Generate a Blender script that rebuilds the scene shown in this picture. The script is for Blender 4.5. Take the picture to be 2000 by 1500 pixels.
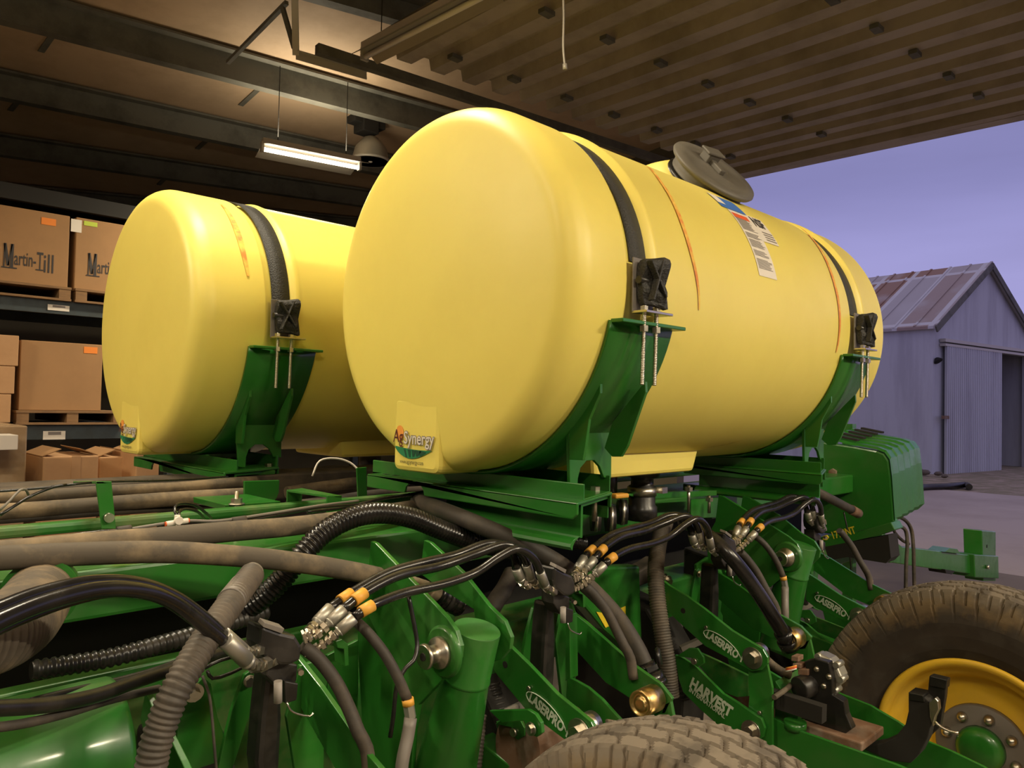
import bpy, math, random
from mathutils import Vector, Matrix
random.seed(4)
for o in list(bpy.data.objects): bpy.data.objects.remove(o)
S = bpy.context.scene
C = S.collection
# ------------------------------------------------------------------ camera
F = 1500.0; CX = 1000.0; CY = 750.0; H = 1.45
MR = Vector((0.70765318, -0.70623915, 0.02128951))     # camera right
MD = Vector((0.03379675, 0.00373696, -0.99942174))     # camera down
MF = Vector((0.7057512, 0.70796349, 0.02651306))       # camera forward
CAM = Vector((0, 0, H))
cd = bpy.data.cameras.new('camera'); cd.sensor_width = 36.0; cd.lens = 36.0*F/2000.0; cd.clip_end = 400; cd.clip_start = .02
cam = bpy.data.objects.new('camera', cd); C.objects.link(cam)
cam.matrix_world = Matrix(((MR.x, -MD.x, -MF.x, CAM.x), (MR.y, -MD.y, -MF.y, CAM.y), (MR.z, -MD.z, -MF.z, CAM.z), (0, 0, 0, 1)))
S.camera = cam
S.view_settings.view_transform = 'Standard'; S.view_settings.look = 'None'
S.view_settings.gamma = 1; S.view_settings.exposure = 0.0; S.view_settings.use_curve_mapping = False

def lin(r, g, b):
    f = lambda c: (c/255/12.92) if c/255 <= .04045 else ((c/255+.055)/1.055)**2.4
    return (f(r), f(g), f(b), 1)

# ------------------------------------------------------------------ sky
w = bpy.data.worlds.new('dusk_sky'); S.world = w; w.use_nodes = True
nt = w.node_tree; nt.nodes.clear()
N = nt.nodes.new; K = nt.links.new
tc = N('ShaderNodeTexCoord'); sp = N('ShaderNodeSeparateXYZ'); K(tc.outputs['Generated'], sp.inputs[0])
cr = N('ShaderNodeValToRGB'); K(sp.outputs['Z'], cr.inputs[0])
el = cr.color_ramp.elements
el[0].position = 0.0; el[0].color = lin(176, 156, 204)
el[1].position = 1.0; el[1].color = lin(188, 176, 196)
for p, c in ((.05, (196, 172, 214)), (.085, (160, 156, 212)), (.14, (164, 160, 214)), (.26, (141, 139, 192)), (.38, (134, 133, 184)), (.6, (165, 158, 190))):
    e = el.new(p); e.color = lin(*c)
mp = N('ShaderNodeMapping'); mp.inputs['Scale'].default_value = (1.2, 1.2, 7); K(tc.outputs['Generated'], mp.inputs[0])
nz = N('ShaderNodeTexNoise'); nz.inputs['Scale'].default_value = 1.6; nz.inputs['Detail'].default_value = 4; K(mp.outputs[0], nz.inputs['Vector'])
mr = N('ShaderNodeMapRange'); mr.inputs[1].default_value = .3; mr.inputs[2].default_value = .7; mr.inputs[3].default_value = .9; mr.inputs[4].default_value = 1.1
K(nz.outputs[0], mr.inputs[0])
mx = N('ShaderNodeVectorMath'); mx.operation = 'SCALE'; K(cr.outputs[0], mx.inputs[0]); K(mr.outputs[0], mx.inputs['Scale'])
bg = N('ShaderNodeBackground'); K(mx.outputs[0], bg.inputs[0]); bg.inputs[1].default_value = 1.0
ow = N('ShaderNodeOutputWorld'); K(bg.outputs[0], ow.inputs[0])

# ------------------------------------------------------------------ pixel ray -> point in the place
def ray(px, py): return MR*((px-CX)/F) + MD*((py-CY)/F) + MF
def U(px, py, X=None, Y=None, Z=None, d=None):
    r = ray(px, py)
    if d is not None: t = d
    elif X is not None: t = X/r.x
    elif Y is not None: t = Y/r.y
    else: t = (Z-H)/r.z
    return CAM + r*t
def px2m(w, P):   # width in metres that w pixels have at point P
    return w*((P-CAM).dot(MF))/F

# ------------------------------------------------------------------ materials
def mat(name, col, rough=.5, metal=0, dirt=None, dscale=6, damt=.5, bump=0, bscale=60, coat=0, spec=.5, emit=0, sss=0, drough=.8, dlo=.45, dhi=.65, stretch=None):
    m = bpy.data.materials.new(name); m.use_nodes = True
    t = m.node_tree; b = t.nodes['Principled BSDF']; n = t.nodes.new; k = t.links.new
    b.inputs['Base Color'].default_value = col; b.inputs['Roughness'].default_value = rough; b.inputs['Metallic'].default_value = metal
    b.inputs['Specular IOR Level'].default_value = spec
    if coat: b.inputs['Coat Weight'].default_value = coat; b.inputs['Coat Roughness'].default_value = .12
    if emit: b.inputs['Emission Color'].default_value = col; b.inputs['Emission Strength'].default_value = emit
    if sss: b.inputs['Subsurface Weight'].default_value = sss; b.inputs['Subsurface Radius'].default_value = (.04, .025, .008); b.inputs['Subsurface Scale'].default_value = .5
    co = n('ShaderNodeTexCoord'); src = co.outputs['Object']
    if stretch:
        mm = n('ShaderNodeMapping'); mm.inputs['Scale'].default_value = stretch; k(src, mm.inputs[0]); src = mm.outputs[0]
    if dirt:
        z = n('ShaderNodeTexNoise'); z.inputs['Scale'].default_value = dscale; z.inputs['Detail'].default_value = 6; z.inputs['Roughness'].default_value = .65; k(src, z.inputs['Vector'])
        r = n('ShaderNodeMapRange'); r.inputs[1].default_value = dlo; r.inputs[2].default_value = dhi; r.inputs[4].default_value = damt; k(z.outputs[0], r.inputs[0])
        x = n('ShaderNodeMix'); x.data_type = 'RGBA'; x.inputs[6].default_value = col; x.inputs[7].default_value = dirt
        k(r.outputs[0], x.inputs[0]); k(x.outputs[2], b.inputs['Base Color'])
        q = n('ShaderNodeMapRange'); q.inputs[3].default_value = rough; q.inputs[4].default_value = drough; k(r.outputs[0], q.inputs[0]); k(q.outputs[0], b.inputs['Roughness'])
    if bump:
        z2 = n('ShaderNodeTexNoise'); z2.inputs['Scale'].default_value = bscale; z2.inputs['Detail'].default_value = 3; k(src, z2.inputs['Vector'])
        bp = n('ShaderNodeBump'); bp.inputs['Strength'].default_value = bump; bp.inputs['Distance'].default_value = .01; k(z2.outputs[0], bp.inputs['Height']); k(bp.outputs[0], b.inputs['Normal'])
    return m
DUST = (.30, .22, .13, 1)
M = {}
M['green'] = mat('green_paint', (.020, .150, .016, 1), .3, dirt=(.045, .13, .022, 1), dscale=5, damt=.5, coat=.35, bump=.03, bscale=25)
M['greendust'] = mat('dusty_green_paint', (.022, .14, .018, 1), .4, dirt=(.16, .16, .06, 1), dscale=7, damt=.55, drough=.85)
M['yellow'] = mat('yellow_poly', (.83, .69, .15, 1), .42, dirt=(.74, .60, .12, 1), dscale=2.2, damt=.35, bump=.05, bscale=14, drough=.5, sss=.12)
M['rimyellow'] = mat('yellow_rim_paint', (.80, .49, .03, 1), .4, dirt=(.58, .36, .06, 1), dscale=4, damt=.4)
M['rubber'] = mat('black_rubber', (.012, .011, .010, 1), .33, dirt=(.05, .04, .028, 1), dscale=9, damt=.5, drough=.6)
M['shiny'] = mat('shiny_black_hose', (.010, .009, .009, 1), .22, dirt=(.03, .026, .02, 1), dscale=12, damt=.4, drough=.45)
M['dusty'] = mat('dust_covered_hose', (.085, .068, .048, 1), .75, dirt=(.25, .185, .11, 1), dscale=8, damt=.9, drough=.95, bump=.1, bscale=40)
M['dustyd'] = mat('dark_dusty_hose', (.04, .033, .026, 1), .65, dirt=(.13, .10, .07, 1), dscale=7, damt=.7, drough=.9)
M['ribgrey'] = mat('grey_ribbed_hose', (.055, .046, .036, 1), .6, dirt=(.17, .13, .09, 1), dscale=6, damt=.6, drough=.85)
M['plastic'] = mat('black_plastic', (.014, .013, .012, 1), .3, dirt=(.06, .05, .04, 1), dscale=8, damt=.4)
M['tyre'] = mat('tyre_rubber', (.028, .024, .020, 1), .8, dirt=(.19, .135, .075, 1), dscale=5, damt=.85, drough=.95, dlo=.42, dhi=.6, bump=.2, bscale=50)
M['zinc'] = mat('zinc_steel', (.62, .58, .50, 1), .3, 1, dirt=(.42, .36, .28, 1), dscale=30, damt=.5, drough=.5)
M['ferrule'] = mat('crimped_steel', (.40, .38, .33, 1), .45, .8)
M['brass'] = mat('gold_zinc', (.75, .52, .22, 1), .3, 1, dirt=(.4, .27, .12, 1), dscale=30, damt=.5)
M['rust'] = mat('rusty_steel', (.17, .09, .05, 1), .75, dirt=(.30, .24, .19, 1), dscale=12, damt=.6)
M['grey'] = mat('grey_sleeve', (.17, .15, .13, 1), .5)
M['white'] = mat('white_plastic', (.72, .66, .58, 1), .45)
M['solenoid'] = mat('pale_grey_plastic', (.33, .30, .27, 1), .5)
M['paper'] = mat('white_sticker', (.78, .72, .62, 1), .5)
M['ink'] = mat('grey_ink', (.22, .19, .17, 1), .6)
M['inkd'] = mat('dark_ink', (.035, .03, .028, 1), .6)
M['orange'] = mat('orange_sticker', (.85, .25, .03, 1), .6)
M['lime'] = mat('lime_sticker', (.5, .62, .06, 1), .6)
M['red'] = mat('red_print', (.75, .12, .03, 1), .5)
M['blue'] = mat('blue_print', (.05, .16, .50, 1), .5)
M['maroon'] = mat('maroon_print', (.10, .02, .015, 1), .5)
M['sun'] = mat('sun_print', (.85, .33, .06, 1), .5)
M['leaf'] = mat('field_green_print', (.02, .20, .08, 1), .5)
M['leafd'] = mat('dark_green_print', (.008, .06, .03, 1), .5)
M['mark'] = mat('orange_crayon', (.72, .24, .04, 1), .6, dirt=(.82, .55, .09, 1), dscale=26, damt=1, dlo=.42, dhi=.6)
M['scuff'] = mat('grey_scuff', (.30, .22, .05, 1), .6, dirt=(.7, .5, .08, 1), dscale=40, damt=1, dlo=.4, dhi=.55)
M['band'] = mat('yellow_hose_band', (.72, .36, .05, 1), .5)
M['decal'] = mat('pale_decal', (.52, .60, .46, 1), .5)
M['ydecal'] = mat('yellow_decal', (.75, .55, .03, 1), .5)
M['strap'] = mat('woven_black_strap', (.022, .021, .018, 1), .6, bump=.4, bscale=220)
M['lid'] = mat('black_lid', (.10, .09, .07, 1), .5, dirt=(.14, .125, .10, 1), dscale=5, damt=.6)
M['card'] = mat('cardboard', (.36, .20, .085, 1), .85, dirt=(.30, .165, .07, 1), dscale=3, damt=.5)
M['cardl'] = mat('pale_cardboard', (.50, .29, .14, 1), .85, dirt=(.40, .22, .10, 1), dscale=4, damt=.5)
M['wrap'] = mat('wrapped_cardboard', (.33, .22, .12, 1), .35, dirt=(.42, .33, .22, 1), dscale=4, damt=.6, drough=.2, bump=.5, bscale=9)
M['wood'] = mat('pallet_wood', (.25, .14, .06, 1), .85, dirt=(.14, .08, .04, 1), dscale=8, damt=.6, stretch=(1, 8, 8))
M['rack'] = mat('rack_blue_steel', (.035, .050, .055, 1), .5, dirt=(.03, .03, .025, 1), dscale=8, damt=.5)
M['purlin'] = mat('purlin_steel', (.13, .125, .10, 1), .65, dirt=(.04, .038, .030, 1), dscale=3, damt=.6)
M['roof'] = mat('roof_sheet', (.46, .33, .21, 1), .7, dirt=(.34, .24, .145, 1), dscale=1.2, damt=.7)
M['door'] = mat('door_steel', (.42, .36, .28, 1), .55, dirt=(.22, .18, .13, 1), dscale=1.5, damt=.6)
M['galv'] = mat('galvanised', (.50, .47, .40, 1), .5, .3)
M['dark'] = mat('near_black', (.012, .010, .007, 1), .8)  # near-black: dark parts, holes and the fill put where shade falls
M['wall'] = mat('inner_wall', (.09, .075, .05, 1), .8)
M['tube'] = mat('lit_tube', (1, .86, .66, 1), .5, emit=14)
M['tube'].node_tree.nodes['Principled BSDF'].inputs['Base Color'].default_value = (.8, .8, .8, 1)
M['glass'] = mat('lamp_reflector', (.30, .27, .21, 1), .35, .3)

# ------------------------------------------------------------------ mesh helpers
LOC = {}
class MB:
    def __init__(s): s.v = []; s.f = []; s.sm = []
    def add(s, v, f, smooth=False):
        o = len(s.v); s.v += [Vector(p) for p in v]; s.f += [tuple(i+o for i in q) for q in f]; s.sm += [smooth]*len(f); return s
    def box(s, c, d, R=None):
        c = Vector(c); v = []
        for x in (-.5, .5):
            for y in (-.5, .5):
                for z in (-.5, .5):
                    p = Vector((x*d[0], y*d[1], z*d[2])); v.append(c + (R @ p if R else p))
        return s.add(v, [(0, 1, 3, 2), (4, 6, 7, 5), (0, 4, 5, 1), (2, 3, 7, 6), (0, 2, 6, 4), (1, 5, 7, 3)])
    def span(s, a, b): a = Vector(a); b = Vector(b); return s.box((a+b)/2, [abs(x) for x in (b-a)])
    def prism(s, poly, vec):
        vec = Vector(vec); n = len(poly); v = [Vector(p) for p in poly] + [Vector(p)+vec for p in poly]
        nrm = Vector((0, 0, 0))
        for i in range(n):
            a = v[i]; b = v[(i+1) % n]; nrm += a.cross(b)
        idx = list(range(n))
        f = [tuple(idx[::-1]), tuple(i+n for i in idx)] + [(i, (i+1) % n, (i+1) % n+n, i+n) for i in range(n)]
        if nrm.dot(vec) < 0: f = [q[::-1] for q in f]
        return s.add(v, f)
    def beam(s, a, b, wdt, hgt, up=(0, 0, 1)):
        a = Vector(a); b = Vector(b); d = b-a; x = d.normalized(); y = Vector(up).cross(x).normalized(); z = x.cross(y)
        R = Matrix((x, y, z)).transposed(); return s.box((a+b)/2, (d.length, wdt, hgt), R)
    def lathe(s, prof, o, axis, seg=48, smooth=True, ph=0, caps=True):
        o = Vector(o); a = Vector(axis).normalized(); u = a.orthogonal().normalized()
        if abs(a.z) < .9: u = (Vector((0, 0, 1)) - a*a.z).normalized()
        v = a.cross(u); vs = []
        for r, h in prof:
            for i in range(seg):
                t = 2*math.pi*i/seg+ph; vs.append(o + a*h + (u*math.cos(t)+v*math.sin(t))*r)
        fs = []
        for j in range(len(prof)-1):
            for i in range(seg):
                k = (i+1) % seg; fs.append((j*seg+i, j*seg+k, (j+1)*seg+k, (j+1)*seg+i))
        s.add(vs, fs, smooth)
        b = len(s.v)-len(vs)
        if not caps: return s
        s.f.append(tuple(b+i for i in range(seg))[::-1]); s.sm.append(False)
        s.f.append(tuple(b+(len(prof)-1)*seg+i for i in range(seg))); s.sm.append(False)
        return s
    def cyl(s, a, b, r, r2=None, seg=24, ph=0, smooth=True):
        a = Vector(a); b = Vector(b); return s.lathe([(r, 0), (r2 if r2 else r, (b-a).length)], a, b-a, seg, smooth, ph)
    def hexbolt(s, a, ax, r, h): ax = Vector(ax).normalized(); return s.cyl(a, Vector(a)+ax*h, r, seg=6, smooth=False)
    def tube(s, pts, r, seg=16, step=.012, rib=0, pitch=.012, spline=True, rf=None):
        P = catmull(pts, step) if spline else [Vector(p) for p in pts]
        if rib:   # resample for the rings
            P = resample(P, pitch/4)
        n = len(P); T = [(P[min(i+1, n-1)]-P[max(i-1, 0)]).normalized() for i in range(n)]
        u = T[0].orthogonal().normalized(); vs = []
        L = 0
        for i in range(n):
            u = (u - T[i]*u.dot(T[i])).normalized(); v = T[i].cross(u)
            if i: L += (P[i]-P[i-1]).length
            rr = r if not rf else r*rf(i/(n-1))
            if rib: rr = rr*(1 + rib*(1 if (i % 4) in (1, 2) else -1))
            for j in range(seg):
                t = 2*math.pi*j/seg; vs.append(P[i]+(u*math.cos(t)+v*math.sin(t))*rr)
        fs = [(i*seg+j, i*seg+(j+1) % seg, (i+1)*seg+(j+1) % seg, (i+1)*seg+j) for i in range(n-1) for j in range(seg)]
        s.add(vs, fs, True); b = len(s.v)-len(vs)
        s.f.append(tuple(b+i for i in range(seg))[::-1]); s.sm.append(False)
        s.f.append(tuple(b+(n-1)*seg+i for i in range(seg))); s.sm.append(False)
        return s
def catmull(pts, step):
    P = [Vector(p) for p in pts]
    if len(P) < 3: return resample(P, step)
    Q = [P[0]*2-P[1]] + P + [P[-1]*2-P[-2]]; out = []
    for i in range(1, len(Q)-2):
        a, b, c, d = Q[i-1:i+3]; n = max(2, int((c-b).length/step))
        for k in range(n):
            t = k/n; out.append(.5*((2*b)+(c-a)*t+(2*a-5*b+4*c-d)*t*t+(3*b-a-3*c+d)*t**3))
    out.append(P[-1]); return out
def resample(P, step):
    out = [P[0].copy()]; acc = 0
    for i in range(1, len(P)):
        a = P[i-1]; b = P[i]; L = (b-a).length; t = step-acc
        while t <= L and L > 0: out.append(a.lerp(b, t/L)); t += step
        acc = L-(t-step)
    if (out[-1]-P[-1]).length > step*.3: out.append(P[-1].copy())
    return out if len(out) > 1 else [P[0], P[-1]]

def tag(o, label, cat, group=None):
    o['label'] = label; o['category'] = cat
    if group: o['group'] = group
    return o
def obj(name, mb, m, parent=None, bevel=0, label=None, kind=None, auto=False):
    me = bpy.data.meshes.new(name)
    if parent is not None: base = LOC[parent.name]
    else:
        xs = [v.x for v in mb.v]; ys = [v.y for v in mb.v]; zs = [v.z for v in mb.v]
        base = Vector(((min(xs)+max(xs))/2, (min(ys)+max(ys))/2, min(zs)))
    me.from_pydata([tuple(v-base) for v in mb.v], [], mb.f); me.polygons.foreach_set('use_smooth', mb.sm)
    me.materials.append(M[m] if isinstance(m, str) else m); me.update()
    o = bpy.data.objects.new(name, me); C.objects.link(o)
    if parent is not None: o.parent = parent
    else: o.location = base
    LOC[o.name] = base
    if bevel:
        b = o.modifiers.new('bevel', 'BEVEL'); b.width = bevel; b.segments = 2; b.limit_method = 'ANGLE'; b.angle_limit = math.radians(40)
    if label: o['label'] = label
    if kind: o['kind'] = kind
    return o
def thing(name, label, cat, loc, group=None):
    o = bpy.data.objects.new(name, None); C.objects.link(o); o.location = loc; o.empty_display_size = .05
    LOC[o.name] = Vector(loc); return tag(o, label, cat, group)
def one(name, mb, m, label, cat, group=None, bevel=0): return tag(obj(name, mb, m, None, bevel), label, cat, group)
def struct(name, mb, m, bevel=0): return obj(name, mb, m, None, bevel, kind='structure')
def kids(o): return [c for c in bpy.data.objects if c.parent == o]
def dup(root, off, label=None, name=None):
    r = root.copy(); C.objects.link(r); r.location = root.location + Vector(off); LOC[r.name] = LOC[root.name] + Vector(off)
    if label: r['label'] = label
    def rec(src, dst):
        for ch in kids(src):
            c = ch.copy(); C.objects.link(c); c.parent = dst; rec(ch, c)
    rec(root, r); return r
def poly(pxs, **k): return [U(x, y, **k) for x, y in pxs]
def plate(name, pxs, m, parent=None, th=.012, bevel=.0015, **k):
    ax = Vector((1, 0, 0)) if 'X' in k else Vector((0, 1, 0)) if 'Y' in k else Vector((0, 0, -1))
    return obj(name, MB().prism(poly(pxs, **k), ax*th), m, parent, bevel)
def textmb(s, size, o, right, up, offset=0, depth=.0005, align='LEFT', space=1, mapf=None, sx=1, shear=0):
    cu = bpy.data.curves.new('lettering', 'FONT'); cu.body = s; cu.size = size; cu.align_x = align; cu.offset = offset; cu.space_character = space; cu.resolution_u = 3; cu.shear = shear
    ob = bpy.data.objects.new('lettering', cu); me = bpy.data.meshes.new_from_object(ob)
    right = Vector(right).normalized(); up = Vector(up).normalized(); mb = MB(); nrm = right.cross(up)
    vs = [mapf(v.co.x*sx, v.co.y) if mapf else Vector(o)+right*v.co.x*sx+up*v.co.y+nrm*depth for v in me.vertices]
    mb.add(vs, [tuple(p.vertices) for p in me.polygons])
    bpy.data.objects.remove(ob); bpy.data.curves.remove(cu); bpy.data.meshes.remove(me); return mb
def hose(label, pts, wpx, m, name='hose', cat='hose', rib=0, pitch=.012, group=None, r=None, seg=16):
    P = [U(p[0], p[1], Y=p[2]) for p in pts]
    if r is None:
        mid = P[len(P)//2]; r = px2m(wpx, mid)/2
    t = thing(name, label, cat, P[0], group)
    t['_r'] = r
    obj('hose_body', MB().tube(P, r, seg, rib=rib, pitch=pitch), m, t)
    return t, P, r
def hose1(label, pts, wpx, m, name='hose', cat='hose', rib=0, pitch=.012, group=None, r=None, seg=14):
    P = [U(p[0], p[1], Y=p[2]) for p in pts]
    if r is None: r = px2m(wpx, P[len(P)//2])/2
    return one(name, MB().tube(P, r, seg, rib=rib, pitch=pitch), m, label, cat, group)

# ================================================================== SETTING
ZR = lambda z: z+H
# ground
def ground_mat():
    m = bpy.data.materials.new('concrete'); m.use_nodes = True; t = m.node_tree; b = t.nodes['Principled BSDF']; n = t.nodes.new; k = t.links.new
    co = n('ShaderNodeTexCoord'); z = n('ShaderNodeTexNoise'); z.inputs['Scale'].default_value = .8; z.inputs['Detail'].default_value = 8; k(co.outputs['Object'], z.inputs['Vector'])
    c = n('ShaderNodeValToRGB'); c.color_ramp.elements[0].position = .35; c.color_ramp.elements[0].color = (.085, .066, .05, 1); c.color_ramp.elements[1].position = .65; c.color_ramp.elements[1].color = (.17, .135, .10, 1)
    k(z.outputs[0], c.inputs[0]); k(c.outputs[0], b.inputs['Base Color']); b.inputs['Roughness'].default_value = .6
    return m
M['conc'] = ground_mat()
M['apron'] = mat('yard_concrete', (.40, .335, .30, 1), .75, dirt=(.32, .265, .23, 1), dscale=.5, damt=.8)
M['grass'] = mat('gravel_and_grass', (.20, .17, .10, 1), .95, dirt=(.34, .26, .20, 1), dscale=3, damt=1, bump=.6, bscale=12)
struct('floor', MB().span((-9, -7, -.12), (8.2, 12.2, 0)), 'conc')
M['conc'].node_tree.nodes['Principled BSDF'].inputs['Roughness'].default_value = .75
struct('trim_1', MB().span((8.2, -30, -.16), (16.3, 40, -.005)), 'apron')          # concrete apron outside
struct('trim_2', MB().span((16.3, -60, -.3), (110, 90, -.02)), 'grass')

# roof: plane falling away towards +Y
def roofz(Y): return ZR(4.0-.13*Y)
rb = MB(); 
rb.prism([(-9, -7, roofz(-7)), (8.2, -7, roofz(-7)), (8.2, 12.2, roofz(12.2)), (-9, 12.2, roofz(12.2))], (0, 0, .03))
struct('ceiling', rb, 'roof')
struct('wall_back', MB().span((-9, 12.2, 0), (8.2, 12.35, roofz(12.2))), 'wall')
struct('wall_left', MB().prism([(-9, -7, 0), (-9, 12.2, 0), (-9, 12.2, roofz(12.2)), (-9, -7, roofz(-7))], (-.15, 0, 0)), 'wall')
struct('wall_right', MB().prism([(8.05, 5.2, 0), (8.05, 12.2, 0), (8.05, 12.2, roofz(12.2)), (8.05, 5.2, roofz(5.2))], (.15, 0, 0)), 'wall')
struct('wall_front', MB().span((-9, -7.15, 0), (8.2, -7, roofz(-7))), 'wall')
# header above the opening
struct('trim_3', MB().prism([(8.05, -7, 4.15), (8.05, 5.2, 4.15), (8.05, 5.2, roofz(5.2)), (8.05, -7, roofz(-7))], (.15, 0, 0)), 'door')

def sky_pt(px, py):   # point on the underside of the sloping roof, dropped by a purlin depth
    r = ray(px, py); t = 4.0/(r.z+.13*r.y); return CAM+r*t
# purlins: each follows its own line in the roof
for i, (a, b, dep) in enumerate([((0, -28), (900, 225), .26), ((0, 138), (760, 305), .24), ((0, 262), (760, 378), .22), ((0, 358), (720, 428), .2), ((-300, -330), (1000, 60), .2)]):
    A = sky_pt(*a); B = sky_pt(*b); d = (B-A).normalized(); A = A-d*4.5; B = B+d*.3
    if B.x > 8: B = A+(B-A)*((8-A.x)/(B.x-A.x))
    A.z -= .02; B.z -= .02
    mb = MB(); up = Vector((0, -.13, -1))
    mb.beam(A-Vector((0, 0, dep/2-.02)), B-Vector((0, 0, dep/2-.02)), .02, dep)
    mb.beam(A+Vector((0, -.05, .0)), B+Vector((0, -.05, .0)), .10, .02)
    mb.beam(A+Vector((0, .05, -dep+.03)), B+Vector((0, .05, -dep+.03)), .10, .02)
    struct('trim_%d' % (i+4), mb, 'purlin')
# faint sheet laps
for i, (a, b) in enumerate([((135, 22), (80, 100)), ((60, 168), (20, 215)), ((530, 150), (470, 205)), ((430, 250), (385, 290)), ((340, 330), (310, 360))]):
    A = sky_pt(*a); B = sky_pt(*b); mb = MB(); mb.beam(A+Vector((0, 0, -.004)), B+Vector((0, 0, -.004)), .05, .012, )
    struct('trim_%d' % (i+12), mb, 'purlin')

# open overhead door: corrugated panel lying flat under the roof
ZD = ZR(2.6)
A = U(705, 92, Z=ZD); B = U(1432, 338, Z=ZD); Cc = U(2000, 209, Z=ZD)
ex = (B-A).normalized(); ey = (Cc-B).normalized()     # along the tracks / along the ribs (towards -Y)
Lx = (B-A).length; Wy = 9.0
td = thing('overhead_door', 'open corrugated steel overhead door lying flat under the roof above the yard opening', 'overhead door', A)
def door_panel():
    mb = MB(); pitch = .30; n = int(Lx/pitch); pitch = Lx/n; prof = []
    for i in range(n):
        s0 = i*pitch
        prof += [(s0, 0), (s0+pitch*.42, 0), (s0+pitch*.50, .085), (s0+pitch*.94, .085)]
    prof.append((Lx, 0)); vs = []
    for s0, h in prof:
        for t in (0, Wy): vs.append(A+ex*s0+ey*t+Vector((0, 0, h)))
    m = len(prof); vs2 = [v+Vector((0, 0, .03)) for v in vs]
    mb.add(vs, [(2*i, 2*i+1, 2*i+3, 2*i+2) for i in range(m-1)]); mb.add(vs2, [(2*i+2, 2*i+3, 2*i+1, 2*i) for i in range(m-1)])
    return mb
obj('corrugated_panel', door_panel(), 'door', td)
mb = MB(); mb.beam(B-ex*.05+Vector((0, 0, .0)), B-ex*.05+ey*Wy, .10, .12); obj('edge_rail', mb, 'door', td)
for i in range(1, 8):
    for j, tt in enumerate((.35, 1.3, 2.6, 4.0)):
        P = A+ex*(Lx*i/8.0)+ey*(tt+.0)+Vector((0, 0, -.02)); mb = MB(); mb.box(P, (.10, .06, .03)); obj('hinge', mb, 'purlin', td)
mb = MB(); mb.beam(A-ex*.3+Vector((0, 0, -.08))-ey*.08, B+Vector((0, 0, -.08))-ey*.08, .06, .07); obj('track', mb, 'purlin', td)

# white track hanger (perforated angle)
th = thing('door_track_hanger', 'pale perforated angle iron hanger dropping from the roof beside the overhead door', 'hanger', U(578, 112, d=5.6))
P0 = U(578, 108, d=5.6); P1 = U(575, -40, d=5.5); P2 = U(716, 148, d=6.0)
mb = MB(); mb.beam(P0, P1, .05, .006, up=(1, 1, 0)); mb.beam(P0+Vector((.02, .02, 0)), P1+Vector((.02, .02, 0)), .006, .04, up=(1, 1, 0)); obj('upright_angle', mb, 'galv', th)
mb = MB(); mb.beam(P0, P2, .006, .06); mb.beam(P0+Vector((0, 0, .03)), P2+Vector((0, 0, .03)), .05, .006); obj('cross_angle', mb, 'galv', th)
mb = MB(); mb.beam(U(445, 122, d=6.4), U(560, 5, d=5.7), .03, .03); obj('brace', mb, 'purlin', th)
mb = MB(); mb.beam(U(575, 95, d=5.65), U(552, 15, d=5.7), .03, .03); obj('brace', mb, 'purlin', th)

# lamps --------------------------------------------------------------
def area(name, loc, size, sy, power, col, rot=(0, 0, 0)):
    l = bpy.data.lights.new(name, 'AREA'); l.shape = 'RECTANGLE'; l.size = size; l.size_y = sy; l.energy = power; l.color = col
    o = bpy.data.objects.new(name, l); C.objects.link(o); o.location = loc; o.rotation_euler = rot; return o
WARM = (1.0, .87, .64)
def strip_light(A, B, label, power, lit=True, wd=.30, down=.07, up=0.0):
    d = (B-A).normalized(); side = Vector((0, 0, 1)).cross(d).normalized(); mid = (A+B)/2
    t = thing('strip_light', label, 'ceiling light', mid, None)
    sh = []
    for s in (-1, 1):
        mb = MB(); q = [A+side*s*.02+Vector((0, 0, .05)), B+side*s*.02+Vector((0, 0, .05)), B+side*s*wd/2-Vector((0, 0, .015)), A+side*s*wd/2-Vector((0, 0, .015))]
        mb.prism(q, (0, 0, .006)); obj('reflector', mb, 'glass', t)
    obj('housing', MB().beam(A+Vector((0, 0, .075)), B+Vector((0, 0, .075)), .07, .05), 'galv', t)
    obj('fluorescent_tube', MB().cyl(A, B, .019, seg=12), 'tube' if lit else 'white', t)
    for E_ in (A, B): obj('end_cap', MB().beam(E_-d*.012+Vector((0, 0, .02)), E_+d*.012+Vector((0, 0, .02)), .06, .09), 'galv', t)
    for q in (.15, .85):
        P = A.lerp(B, q); mb = MB(); mb.cyl(P+Vector((0, 0, .09)), Vector((P.x, P.y, roofz(P.y)-.02)), .004, seg=6); obj('hanging_wire', mb, 'dark', t)
    if power and up:
        a = area('tube_glow', mid+Vector((0, 0, .14)), (B-A).length, .2, power*up, WARM, (math.pi, 0, math.atan2(d.y, d.x)))
    if power:
        a = area('tube_light', mid-Vector((0, 0, down)), (B-A).length, .1, power, WARM); a.rotation_euler = (0, 0, math.atan2(d.y, d.x)); a.parent = None
        a.location = mid-Vector((0, 0, down))
    return t
strip_light(U(512, 291, Z=ZR(2.3)), U(702, 328, Z=ZR(2.3)), 'lit warm strip light with reflector hanging above the left tank', 130, wd=.48, up=.12)
# the door-side strip along the opening edge of the overhead door
Aq = U(712, 112, Z=ZR(2.5)); Bq = U(960, -15, Z=ZR(2.5))
strip_light(Aq, Bq, 'unlit strip light fixture along the edge of the corrugated overhead door', 0, False, wd=.22)
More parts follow.
